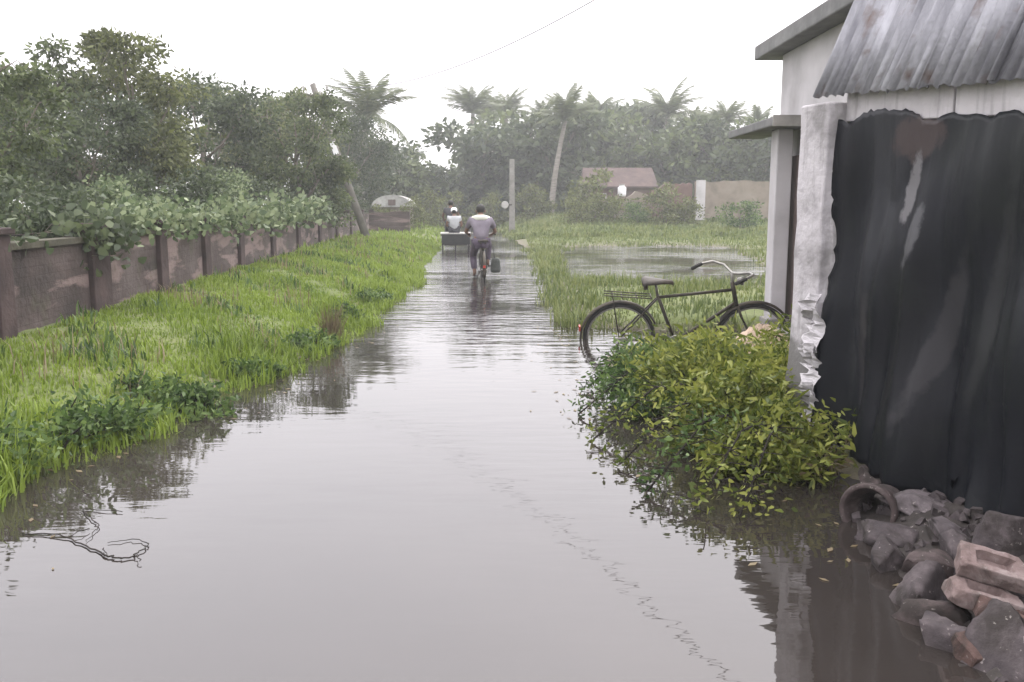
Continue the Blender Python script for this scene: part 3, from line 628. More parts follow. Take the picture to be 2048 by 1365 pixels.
MB().lathe([(.001, 0), (.17, 0), (.19, .03), (.17, .06), (.001, .06)], 18, Matrix.Translation((-.36, -.16, 1.45)) @ Matrix.Rotation(R_(90), 4, 'X')).build('round_sign', M['white_post'], cp)
MB().box((-.3, -.15, 1.42), (.0, -.131, 1.48)).build('bracket', M['dark_metal'], cp)
hx = at(788, 44); hh = empty('hut', 'small hut with a pale rounded roof behind the far end of the garden wall', 'hut', (hx, 44, gz(hx, 44)))
MB().box((-.85, 0, -.2), (.85, 1.6, 1.05)).build('wall', M['tan_wall'], hh)
v = []; nn = 12
for k in range(nn + 1):
    a = math.pi * k / nn; v += [(-1.0 * math.cos(a), -.2, 1.0 + .58 * math.sin(a)), (-1.0 * math.cos(a), 1.8, 1.0 + .58 * math.sin(a))]
MB().add(v, [(2 * k, 2 * k + 2, 2 * k + 3, 2 * k + 1) for k in range(nn)] + [tuple(range(0, 2 * nn + 2, 2))[::-1], tuple(range(1, 2 * nn + 2, 2)), (0, 1, 2 * nn + 1, 2 * nn)]).build('roof', M['hut_roof'], hh)
MB().box((-.16, -.22, 1.08), (.2, -.195, 1.36)).build('vent', M['door_brown'], hh)

# ------------------------------------------------------------------ porch house on the right
ph = empty('porch_house', 'whitewashed house with flat roof, canopy and porch pillar behind the shed', 'house', (3.25, 9.0, 0))
def hb(name, lo, hi, mt, bev=.015):
    return MB().box([a - b for a, b in zip(lo, (3.25, 9, 0))], [a - b for a, b in zip(hi, (3.25, 9, 0))]).build(name, mt, ph, bevel=bev)
hb('wall', (3.25, 6.6, -.3), (7.5, 11.05, 3.28), M['plaster'])
hb('roof', (3.03, 6.3, 3.282), (7.8, 11.5, 3.45), M['roof_slab'])
hb('canopy', (2.8, 9.75, 2.34), (3.248, 11.75, 2.44), M['roof_slab'])
hb('canopy_edge', (2.79, 9.72, 2.33), (3.247, 9.748, 2.45), M['concrete'], .004)
pilr = hb('pillar', (2.97, 10.15, -.3), (3.15, 10.4, 2.338), M['plaster'])
hb('pillar_base', (2.93, 10.11, -.3), (3.19, 10.44, .2), M['concrete'])
dr = hb('door', (3.2, 9.15, .12), (3.247, 10.95, 2.05), M['door_brown'])
hb('door_frame', (3.18, 9.07, .1), (3.248, 9.148, 2.12), M['door_brown']); hb('door_frame', (3.18, 10.952, .1), (3.248, 11.03, 2.12), M['door_brown'])
hb('plinth', (2.9, 6.8, -.3), (3.247, 9.7, .16), M['concrete'])
# ------------------------------------------------------------------ shed with tarpaulin
A = Vector((1.93, 5.2, 0)); Bv = Vector((2.27, 3.78, 0)); dv = (Bv - A).normalized(); ov = Vector((-dv.y * -1, dv.x * -1, 0))
if ov.x > 0: ov = -ov        # outward: towards the road
def SP(s, out=0, z=0): p = A + dv * s + ov * out; return Vector((p.x, p.y, z))
sh = empty('shed', 'low roadside shed with white corner column, white beam and tin roof', 'shed', (0, 0, 0))
# corner column: slightly irregular old masonry
rng = np.random.default_rng(9); mb = MB(); v = []; lv = 15
for k in range(lv):
    z = -.3 + 2.37 * k / (lv - 1); wob = rng.normal(0, .0045, 8)
    flare = .05 * max(0, (0.75 - z)) 
    cs = [(-.19 - flare, .2 + flare), (.07, .19 + flare), (.07, -.3), (-.19 - flare, -.3)]
    for q, (s_, o_) in enumerate(cs): p = SP(s_ + wob[q], o_ + wob[q + 4]); v.append((p.x, p.y, z))
f = [(4 * k + a, 4 * k + (a + 1) % 4, 4 * k + 4 + (a + 1) % 4, 4 * k + 4 + a) for k in range(lv - 1) for a in range(4)] + [(3, 2, 1, 0), tuple(4 * lv - 4 + q for q in range(4))]
mb.add(v, f).build('column', M['whitewash'], sh, bevel=.012)
def beam(s0, s1):
    mb = MB(); v = []
    for s_ in np.linspace(s0, s1, 6):
        zb = 1.965 - .062 * s_; zt = zb + .17
        for o_, z in ((.075, zb + rng.uniform(-.006, .006)), (.075, zt + rng.uniform(-.006, .006)), (-.1, zt), (-.1, zb)):
            p = SP(s_, o_, z); v.append(p)
    f = [(4 * k + a, 4 * k + 4 + a, 4 * k + 4 + (a + 1) % 4, 4 * k + (a + 1) % 4) for k in range(5) for a in range(4)] + [(0, 1, 2, 3), (23, 22, 21, 20)]
    return mb.add(v, f).build('beam', M['whitewash'], sh, bevel=.006)
beam(.072, .92); beam(.935, 4.2)
# tin sheets: corrugated, steep, lapped
def tin_sheet(s0, s1, lift, seed):
    mb = MB(); v = []; ns = int((s1 - s0) / .019); rr = random.Random(seed); jag = [rr.uniform(-.012, .012) for _ in range(ns + 1)]
    rows = [0, .25, .5, .75, 1]
    for k in range(ns + 1):
        s_ = s0 + (s1 - s0) * k / ns; wv_ = .011 * math.sin(2 * math.pi * s_ / .076)
        for t in rows:
            z = 2.105 - .062 * s_ + t * 1.5 + (jag[k] if t == 0 else 0); o_ = .15 - .55 * t + wv_ + lift
            v.append(SP(s_ + .16 * t, o_, z))
    m_ = len(rows); f = [(k * m_ + a, (k + 1) * m_ + a, (k + 1) * m_ + a + 1, k * m_ + a + 1) for k in range(ns) for a in range(m_ - 1)]
    o = mb.add(v, f).build('tin_sheet', M['tin'], sh, True); so = o.modifiers.new('thick', 'SOLIDIFY'); so.thickness = .003; return o
for k in range(6): tin_sheet(-.16 + k * .68, -.16 + k * .68 + .74, .005 * (k % 2), k)
# rear walls so the shed is closed
MB().box((0, 0, -.2), (4.4, .12, 2.0), Matrix(((dv.x, -ov.x, 0), (dv.y, -ov.y, 0), (0, 0, 1))), A - ov * 1.6).build('back_wall', M['wall_pillar'], sh)
MB().box((0, 0, -.2), (.1, 1.3, 1.95), Matrix(((dv.x, -ov.x, 0), (dv.y, -ov.y, 0), (0, 0, 1))), A - ov * .3).build('end_wall', M['wall_pillar'], sh)
# rope knot at the corner
kn = MB().ball(SP(.03, .09, 1.89), (.045, .045, .05), 10, 7); kn.tube([SP(-.02, .09, 1.86), SP(.0, .11, 1.96), SP(.06, .1, 2.0)], .012, 6); kn.tube([SP(.03, .1, 1.88), SP(.05, .11, 1.82), SP(.04, .1, 1.76)], .01, 6)
kn.build('rope_knot', M['rope'], sh, True)

tp = empty('tarpaulin', 'big torn black plastic sheet hanging from the white beam of the shed', 'tarpaulin', (0, 0, 0))
NS, NZ = 150, 60; S = np.linspace(0, 1, NS); T = np.linspace(0, 1, NZ); V = np.zeros((NS, NZ, 3)); rng = np.random.default_rng(4)
jt = np.convolve(rng.normal(0, 1, NS + 8), np.ones(5) / 5, 'valid')[:NS]; jb = np.convolve(rng.normal(0, 1, NS + 14), np.ones(11) / 11, 'valid')[:NS]; je = np.convolve(rng.normal(0, 1, NZ + 4), np.ones(3) / 3, 'valid')[:NZ]
for i, s in enumerate(S):
    for j, t in enumerate(T):
        s0 = .085 + .035 * je[j] * (t > .1) - .06 * max(0, .45 - t) + .1 * max(0, t - .62) * 0
        ss = s0 + s * 4.0
        ztop = 1.975 - .062 * ss + .03 * jt[i] - .0 + (.05 if .25 < ss < .75 else 0) * math.sin((ss - .25) * 2 * math.pi)
        zbot = .1 + .06 * jb[i] + .05 * math.sin(ss * 3.2) + (.06 if ss > 1.2 else 0)
        z = ztop + (zbot - ztop) * t
        sw = math.sin(ss * 9 + 1.2 * t + .6 * math.sin(ss * 4)) * .5 + math.sin(ss * 17 - 2.2 * t + 1) * .36 + math.sin(ss * 31 + 4 * t) * .2 + .1 * math.sin(ss * 53 - 6 * t)
        dg = math.sin((ss * 6.2 - t * 4.6) + .5) * .5
        out = .085 + .012 + (.07 * sw + .06 * dg) * (.25 + .9 * t) + .10 * t ** 1.5 + .02 * math.sin(11 * t + ss * 5)
        V[i, j] = SP(ss, max(.085, out), z)
II = np.arange(NS * NZ).reshape(NS, NZ); Fq = np.stack([II[:-1, :-1], II[:-1, 1:], II[1:, 1:], II[1:, :-1]], -1).reshape(-1, 4)
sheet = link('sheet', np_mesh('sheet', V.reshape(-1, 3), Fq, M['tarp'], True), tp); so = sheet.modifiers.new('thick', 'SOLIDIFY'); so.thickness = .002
# scorched brown lobe and pale scuffed flap where the sheet is folded over at the top
def flap(name, s0, s1, z0, z1, mt, seed, out=.15, tip=.3):
    r2 = random.Random(seed); n_ = 10; v = []; 
    for k in range(n_ + 1):
        t = k / n_; wd = (1 - t) ** tip; c = (s0 + s1) / 2 + .05 * math.sin(3 * t + seed)
        z = z0 + (z1 - z0) * t
        for q in np.linspace(-1, 1, 6):
            v.append(SP(c + q * (s1 - s0) / 2 * wd * r2.uniform(.85, 1.12), out + .035 * math.sin(3 * q + 5 * t + seed) + .02 * t, z + r2.uniform(-.012, .012)))
    f = [(k * 6 + a, (k + 1) * 6 + a, (k + 1) * 6 + a + 1, k * 6 + a + 1) for k in range(n_) for a in range(5)]
    o = MB().add(v, f).build(name, mt, tp, True); so = o.modifiers.new('thick', 'SOLIDIFY'); so.thickness = .003; return o
M['tarp_pale'] = surf('tarp_pale', [(.3, (.06, .06, .065)), (.6, (.13, .13, .14)), (.8, (.3, .29, .3))], 9, .6, .4)
M['tarp_brown'] = surf('tarp_brown', [(.3, (.03, .024, .025)), (.7, (.075, .06, .06))], 7, .7, .5)
# white torn rags along the sheet's free edge
for k, (z, dz, wd) in enumerate([(1.0, .34, .055), (.7, .3, .075), (.44, .34, .06)]):
    r2 = random.Random(k + 40); v = []; n_ = 18
    for i in range(n_ + 1):
        t = i / n_; env = (.25 + .75 * math.sin(math.pi * t) ** .7)
        lft = .1 - wd * env * r2.choice((.35, .6, .9, 1.25)) * 1.6; o_ = .215 + .02 * math.sin(9 * t + k)
        for q in range(4): v.append(SP(lft + (.15 - lft) * q / 3, o_ + .022 * math.sin(q * 2.1 + t * 7 + k) + .012 * (3 - q), z - dz * t + r2.uniform(-.006, .006)))
    f = [(i * 4 + q, (i + 1) * 4 + q, (i + 1) * 4 + q + 1, i * 4 + q + 1) for i in range(n_) for q in range(3)]
    o = MB().add(v, f).build('torn_edge', M['rag'], tp, False); so = o.modifiers.new('thick', 'SOLIDIFY'); so.thickness = .002

# ------------------------------------------------------------------ rubble at the tarpaulin's foot
def rock(name, loc, size, rot, mt, label, seed, group='rubble heaped at the foot of the black sheet', cat='stone', sub=2, sharp=.28):
    r2 = random.Random(seed); bm = bmesh.new(); bmesh.ops.create_cube(bm, size=2); bmesh.ops.subdivide_edges(bm, edges=bm.edges[:], cuts=9, use_grid_fill=True)
    planes = [(Vector((r2.gauss(0, 1), r2.gauss(0, 1), r2.gauss(0, 1))).normalized(), r2.uniform(.55, .95)) for _ in range(13)]
    for v in bm.verts:
        p = v.co.lerp(v.co.normalized() * 1.15, .15)
        for nr, dd in planes:
            q = p.dot(nr) - dd
            if q > 0: p -= nr * q
        k = mnoise.noise(p * 2.2 + Vector((seed, 0, 0))) * .09 + mnoise.noise(p * 6 + Vector((0, seed, 0))) * .045
        p *= 1 + k; v.co = Vector((p.x * size[0], p.y * size[1], p.z * size[2])) * .58
    me = bpy.data.meshes.new(name); bm.to_mesh(me); bm.free(); me.materials.append(mt); me.polygons.foreach_set('use_smooth', [True] * len(me.polygons))
    o = link(name, me); o.location = loc; o.rotation_euler = rot; return tag(o, label, cat, group)
def brick(loc, rot, mt, label, seed, frog=True):
    H = Vector((.12, .0575, .035)); bm = bmesh.new(); bmesh.ops.create_cube(bm, size=2); bmesh.ops.subdivide_edges(bm, edges=bm.edges[:], cuts=13, use_grid_fill=True)
    r2 = random.Random(seed); bites = [(Vector((r2.choice((-1, 1)) * H.x, r2.choice((-1, 1)) * H.y, r2.choice((-1, 1)) * H.z)), r2.uniform(.02, .045)) for _ in range(4)]
    for v in bm.verts:
        c = v.co.copy(); n_e = sorted((abs(q) for q in c), reverse=True); p = Vector((c.x * H.x, c.y * H.y, c.z * H.z))
        if n_e[1] > .95: p *= .972 - .012 * r2.random()
        if frog and c.z > .99 and abs(p.x) < .062 and abs(p.y) < .029: p.z -= .036
        p += Vector([mnoise.noise(p * 22 + Vector((seed * 3.1, q * 7, 0))) * .0035 + mnoise.noise(p * 70 + Vector((q * 5, seed, 0))) * .0015 for q in range(3)])
        for b_, r_ in bites:
            dd = (p - b_).length
            if dd < r_: p -= b_.normalized() * (r_ - dd) * .7
        v.co = p
    me = bpy.data.meshes.new('brick'); bm.to_mesh(me); bm.free(); me.materials.append(mt)
    o = link('brick', me); o.location = loc; o.rotation_euler = rot; return tag(o, label, 'brick', 'bricks in the rubble by the black sheet')
CF = Vector((0, math.cos(R_(PITCH)), -math.sin(R_(PITCH)))); CU = Vector((0, math.sin(R_(PITCH)), math.cos(R_(PITCH))))
def pt_at(px, py_, Y):
    d_ = CF + Vector(((px - 1024) / 1774, 0, 0)) - CU * ((py_ - 682.5) / 1774); return Vector((0, 0, CAM_H)) + d_ * (Y / d_.y)
brick(pt_at(1985, 1135, 3.0), (R_(24), R_(13), R_(-14)), M['brick_pink'], 'pale pink brick with a dark hollow in its top face, uppermost of the bricks', 1)
brick(pt_at(1965, 1195, 2.95), (R_(8), R_(14), R_(-8)), M['brick_pink'], 'pale brick lying directly under the hollowed brick', 2)
brick(pt_at(2025, 1240, 2.85), (R_(-10), R_(20), R_(-24)), M['brick_red'], 'reddish brick slanting at the right picture edge', 3)
brick(pt_at(1975, 1300, 2.8), (R_(25), R_(5), R_(20)), M['brick_red'], 'dark wet brick lowest in the heap near the bottom corner', 4, False)
rock('slab', pt_at(1838, 1010, 4.0), (.32, .24, .085), (R_(14), R_(10), R_(-12)), M['stone_pale'], 'broad flat grey slab on top of the rubble beside the clay pipe', 11)
rock('slab', pt_at(1905, 1070, 3.62), (.27, .19, .075), (R_(12), R_(14), R_(12)), M['stone_pale'], 'smaller pale slab between the broad slab and the hollowed brick', 12)
for k, (px, y_, Y, s, lab, mt) in enumerate([
    (1800, 1075, 3.8, (.26, .2, .15), 'dark angular stone under the broad flat slab', 'stone'), (1735, 1090, 3.85, (.16, .14, .1), 'small dark stone below the clay pipe', 'stone'),
    (1775, 1140, 3.55, (.2, .18, .14), 'dark wet stone at the water below the clay pipe', 'stone'), (1865, 1140, 3.4, (.22, .2, .17), 'brown stone left of the hollowed brick', 'clay'),
    (1830, 1205, 3.2, (.26, .2, .16), 'dark stone lowest at the water left of the bricks', 'stone'), (1930, 1120, 3.45, (.2, .16, .2), 'dark stone behind the hollowed brick', 'stone'),
    (1905, 1250, 3.0, (.25, .2, .18), 'dark brown stone propping the lower bricks', 'clay'), (1990, 1090, 3.35, (.24, .2, .2), 'dark stone tucked under the sheet behind the bricks', 'stone'),
    (2040, 1330, 2.7, (.3, .24, .22), 'dark stone in the bottom right corner below the bricks', 'stone'), (1750, 965, 4.45, (.2, .16, .14), 'brown stone behind the clay pipe', 'clay'),
    (1905, 1330, 2.85, (.24, .2, .16), 'wet stone at the water under the lowest brick', 'stone'), (1715, 1165, 3.55, (.13, .11, .08), 'small wet stone at the left tip of the rubble', 'stone')]):
    rock('stone', pt_at(px, y_, Y), s, (k * .7, k * 1.1, k * 1.9), M[mt], lab, 20 + k)
heap_rng = np.random.default_rng(31); hv = MB()
def heap_z(x, y): return .3 * math.exp(-((x - 2.25) / .55) ** 2 - ((y - 2.7) / 1.25) ** 2) + .1 * math.exp(-((x - 1.98) / .3) ** 2 - ((y - 4.1) / .5) ** 2) - .06
n1, n2 = 46, 60; V = []
for i in range(n1):
    for k in range(n2):
        x, y = 1.35 + 1.9 * i / (n1 - 1), 1.6 + 3.5 * k / (n2 - 1); V.append((x, y, heap_z(x, y) + heap_rng.normal(0, .012)))
hv.add(V, [(i * n2 + k, (i + 1) * n2 + k, (i + 1) * n2 + k + 1, i * n2 + k + 1) for i in range(n1 - 1) for k in range(n2 - 1)])
tag(hv.build('mud_heap', M['mud'], None, True), kind='structure')
ch = MB()
for k in range(420):
    x, y = heap_rng.uniform(1.5, 2.4), heap_rng.uniform(2.3, 4.7); z = heap_z(x, y); s_ = heap_rng.uniform(.012, .04)
    if z > -.01: ch.box((-s_, -s_ * .7, -s_ * .5), (s_, s_ * .7, s_ * .5), Euler(heap_rng.uniform(0, 6, 3)).to_matrix(), (x, y, z + s_ * .2), .75)
tag(ch.build('rubble', M['stone']), kind='stuff')
cpipe = empty('clay_pipe', 'broken brown clay pipe with its round mouth facing the water', 'clay pipe', pt_at(1742, 1020, 4.05), (0, 0, 0))
cpipe.rotation_euler = Vector((-.62, -.72, .12)).to_track_quat('Z', 'Y').to_euler()
MB().lathe([(.085, -.26), (.1, -.2), (.1, -.02), (.128, -.01), (.13, .05), (.112, .055), (.106, .0), (.082, -.02), (.075, -.26)], 22).build('pipe', M['clay'], cpipe, True)
MB().lathe([(.127, .04), (.134, .052), (.124, .062), (.11, .056)], 22).build('rim', M['clay'], cpipe, True)
st = empty('stake', 'short pale pointed stake standing in the rubble against the sheet', 'stake', pt_at(1802, 965, 4.25))
MB().tube([(0, 0, -.12), (.0, .0, .0), (-.012, 0, .06), (-.02, 0, .115)], [.026, .024, .015, .003], 7).build('stick', M['white_post'], st)
# earth heap by the front wheel of the bicycle
def heap(name, c, rx_, ry_, h, mt, label, cat, seed):
    rng = np.random.default_rng(seed); n1, n2 = 16, 40; V = []
    for i in range(n1 + 1):
        r = i / n1
        for k in range(n2):
            a = 2 * np.pi * k / n2; w_ = 1 + .12 * math.sin(3 * a + seed) + .06 * math.sin(7 * a)
            V.append((c[0] + rx_ * r * w_ * math.cos(a), c[1] + ry_ * r * w_ * math.sin(a), c[2] + h * (math.cos(r * math.pi) * .5 + .5) + rng.normal(0, .012) * (r < .95) - .12))
    f = [(i * n2 + k, i * n2 + (k + 1) % n2, (i + 1) * n2 + (k + 1) % n2, (i + 1) * n2 + k) for i in range(n1) for k in range(n2)]
    return tag(MB().add(V, f).build(name, mt, None, True), label, cat)
heap('earth_heap', (2.35, 8.25, 0), .75, .5, .5, M['earth'], 'small heap of pale sandy earth before the front wheel of the parked bicycle', 'earth heap', 2)

# ------------------------------------------------------------------ bicycles
def wheel(parent, c, Rr, name='wheel', spokes=20):
    """wheel in the local XZ plane"""
    wl = empty_part(name, parent, c)
    def ring(r, rad, mt, nm, n=44):
        MB().tube([(r * math.cos(2 * math.pi * k / n), 0, r * math.sin(2 * math.pi * k / n)) for k in range(n)], rad, 7, closed=True).build(nm, mt, wl, True)
    ring(Rr - .02, .021, M['rubber'], 'tyre'); ring(Rr - .045, .011, M['chrome'], 'rim')
    mb = MB()
    for k in range(spokes):
        a = 2 * math.pi * k / spokes; b = a + .35 * (1 if k % 2 else -1)
        mb.tube([(.022 * math.cos(b), .022 * (-1) ** k, .022 * math.sin(b)), ((Rr - .05) * math.cos(a), 0, (Rr - .05) * math.sin(a))], .0018, 4)
    mb.build('spokes', M['chrome'], wl); MB().tube([(0, -.05, 0), (0, .05, 0)], .022, 10).build('hub', M['chrome'], wl, True); return wl
def empty_part(name, parent, loc):
    o = bpy.data.objects.new(name, None); col.objects.link(o); o.empty_display_size = .1; o.parent = parent; o.location = loc; return o
def bicycle(name, label, loc, rz, lean, s, stretch=1.0, steer=0.0, cat='bicycle', frame=None, zoff=0):
    """forward = +X; wheels stand on z=0"""
    fm = frame or M['dark_metal']; Rr = .355; q = stretch
    b = empty(name, label, cat, loc, (lean, 0, rz), None, s)
    rw, fw, bb, seat, head = Vector((-.52 * q, 0, Rr)), Vector((.66 * q, 0, Rr)), Vector((-.02, 0, .3)), Vector((-.2 * q, 0, .8)), Vector((.45 * q, 0, .88)); hd2 = Vector((.49 * q, 0, .72))
    wheel(b, rw, Rr); wheel(b, fw, Rr)
    f = MB(); f.tube([bb, seat], .017, 8); f.tube([seat + Vector((.012, 0, -.03)), head + Vector((0, 0, -.03))], .016, 8); f.tube([bb, hd2], .018, 8); f.tube([head + Vector((-.01, 0, .05)), hd2 + Vector((.01, 0, -.04))], .021, 8)
    for y in (-.055, .055):
        f.tube([bb + Vector((0, y * .6, 0)), rw + Vector((0, y, 0))], .011, 6); f.tube([seat + Vector((0, y * .3, -.04)), rw + Vector((0, y, 0))], .009, 6)
    f.build('frame', fm, b, True)
    k = MB()
    for y in (-.05, .05): k.tube([hd2 + Vector((.015, y * .6, -.03)), hd2 + Vector((.07, y, -.16)), fw + Vector((0, y, 0))], .011, 6)
    k.build('fork', fm, b, True)
    h = MB(); hc = head + Vector((-.02, 0, .14)); h.tube([head, hc], .013, 8)
    ca, sa = math.cos(steer), math.sin(steer)
    def hp(x, y, z): return hc + Vector((x * ca - y * sa, x * sa + y * ca, z))
    h.tube([hp(-.24, -.27, .03), hp(-.13, -.275, .045), hp(.0, -.25, .05), hp(.06, -.16, .03), hp(.03, -.05, .0), hp(0, 0, 0), hp(.03, .05, 0), hp(.06, .16, .03), hp(.0, .25, .05), hp(-.13, .275, .045), hp(-.24, .27, .03)], .012, 8)
    h.build('handlebar', M['chrome'], b, True)
    for sd in (-1, 1): MB().tube([hp(-.26, .27 * sd, .025), hp(-.13, .275 * sd, .045)], .018, 8).build('grip', M['rubber'], b, True)
    sp = seat + Vector((-.02, 0, .0)); MB().tube([seat, sp + Vector((0, 0, .1))], .013, 8).build('seat_post', M['chrome'], b, True)
    v = []; prof = [(-.13, .1, .02), (-.1, .115, .035), (-.02, .09, .03), (.08, .045, .025), (.15, .028, .015), (.17, .015, .0)]
    sdl = MB()
    for x, hw, z in prof:
        for yy, zz in ((-hw, -.025), (-hw * .8, .0), (0, .012), (hw * .8, 0), (hw, -.025), (0, -.035)): v.append(sp + Vector((x, yy, z + zz + .12)))
    sdl.add(v, [(6 * i + a, 6 * i + (a + 1) % 6, 6 * i + 6 + (a + 1) % 6, 6 * i + 6 + a) for i in range(5) for a in range(6)] + [(5, 4, 3, 2, 1, 0), tuple(range(30, 36))])
    for y in (-.05, .05): sdl.tube([sp + Vector((-.1, y, .07)), sp + Vector((-.1, y, .12))], .022, 8)
    sdl.build('saddle', M['saddle'], b, True)
    c = MB().lathe([(.075, -.004), (.098, -.004), (.098, .004), (.075, .004), (.075, -.004)], 24, Matrix.Translation(bb + Vector((0, -.06, 0))) @ Matrix.Rotation(R_(90), 4, 'X'))
    for sd in (-1, 1): c.tube([bb + Vector((0, .075 * sd, 0)), bb + Vector((.12 * sd, .085 * sd, -.11 * sd))], .01, 6)
    c.tube([bb + Vector((0, -.09, 0)), bb + Vector((0, .09, 0))], .02, 8)
    c.build('crank', M['chrome'], b, True)
    for sd in (-1, 1): MB().box((-.045, -.045, -.012), (.045, .045, .012), Euler((0, 0, 0)).to_matrix(), bb + Vector((.12 * sd, .14 * sd, -.11 * sd))).build('pedal', M['rubber'], b)
    MB().box((rw.x - .05, -.075, Rr - .06), (bb.x + .1, -.045, Rr + .02)).build('chain_guard', fm if frame else M['chrome'], b, bevel=.02)
    for cpt, a0, a1, nm in ((rw, R_(20), R_(200), 'mudguard'), (fw, R_(35), R_(165), 'mudguard')):
        g = MB(); v = []; nn = 20
        for i in range(nn + 1):
            a = a0 + (a1 - a0) * i / nn; rr = Rr + .028
            for yy, dr_ in ((-.032, -.018), (0, 0), (.032, -.018)): v.append(cpt + Vector(((rr + dr_) * math.cos(a), yy, (rr + dr_) * math.sin(a))))
        g.add(v, [(3 * i + a, 3 * i + 3 + a, 3 * i + 4 + a, 3 * i + 1 + a) for i in range(nn) for a in range(2)]); o = g.build(nm, fm, b, True); so = o.modifiers.new('t', 'SOLIDIFY'); so.thickness = .003
    cr = MB()
    for y in (-.065, 0, .065): cr.tube([seat + Vector((-.06, y, -.02)), rw + Vector((-.16, y, Rr + .1))], .006, 5)
    for x in (-.06, -.2, -.34): cr.tube([seat + Vector((x, -.075, -.02 - (.0))), seat + Vector((x, .075, -.02))], .006, 5)
    for y in (-.06, .06): cr.tube([rw + Vector((-.08, y, Rr + .09)), rw + Vector((0, y, 0))], .006, 5)
    cr.build('carrier', fm, b, True)
    lp = MB().lathe([(.001, -.06), (.03, -.05), (.045, 0), (.001, .004)], 12, Matrix.Translation(head + Vector((.09, 0, .06))) @ Matrix.Rotation(R_(90), 4, 'Y')); lp.tube([head + Vector((0, 0, .04)), head + Vector((.05, 0, .05))], .008, 5); lp.build('headlamp', M['chrome'], b, True)
    MB().box((rw.x - Rr - .04, -.025, .42), (rw.x - Rr - .025, .025, .47)).build('reflector', M['reflector'], b)
    kick = MB().tube([rw + Vector((.06, .06, -.03)), rw + Vector((.1, .24, -Rr + .01))], .008, 6); kick.build('kickstand', fm, b, True)
    return b
bicycle('bicycle', 'old dark roadster bicycle parked in the water beside the leafy bush', (1.87, 10.02, -.37), R_(-2), R_(15), 1.15, 1.1, R_(38))

# ------------------------------------------------------------------ people
def skin_mesh(name, J, E, mt, root, sub=1):
    names = list(J); me = bpy.data.meshes.new('tmp'); me.from_pydata([J[k][0] for k in names], [(names.index(a), names.index(b)) for a, b in E], [])
    o = bpy.data.objects.new('tmp', me); col.objects.link(o); md = o.modifiers.new('s', 'SKIN'); md.use_smooth_shade = True
    for i, k in enumerate(names):
        r = J[k][1]; r = (r, r) if not hasattr(r, '__len__') else r; me.skin_vertices[0].data[i].radius = r; me.skin_vertices[0].data[i].use_root = (k == root)
    ss = o.modifiers.new('u', 'SUBSURF'); ss.levels = sub; ss.render_levels = sub
    bpy.context.view_layer.update(); dg = bpy.context.evaluated_depsgraph_get(); out = bpy.data.meshes.new_from_object(o.evaluated_get(dg), depsgraph=dg)
    bpy.data.objects.remove(o); out.name = name; out.materials.clear(); out.materials.append(mt)
    out.polygons.foreach_set('use_smooth', [True] * len(out.polygons)); return out
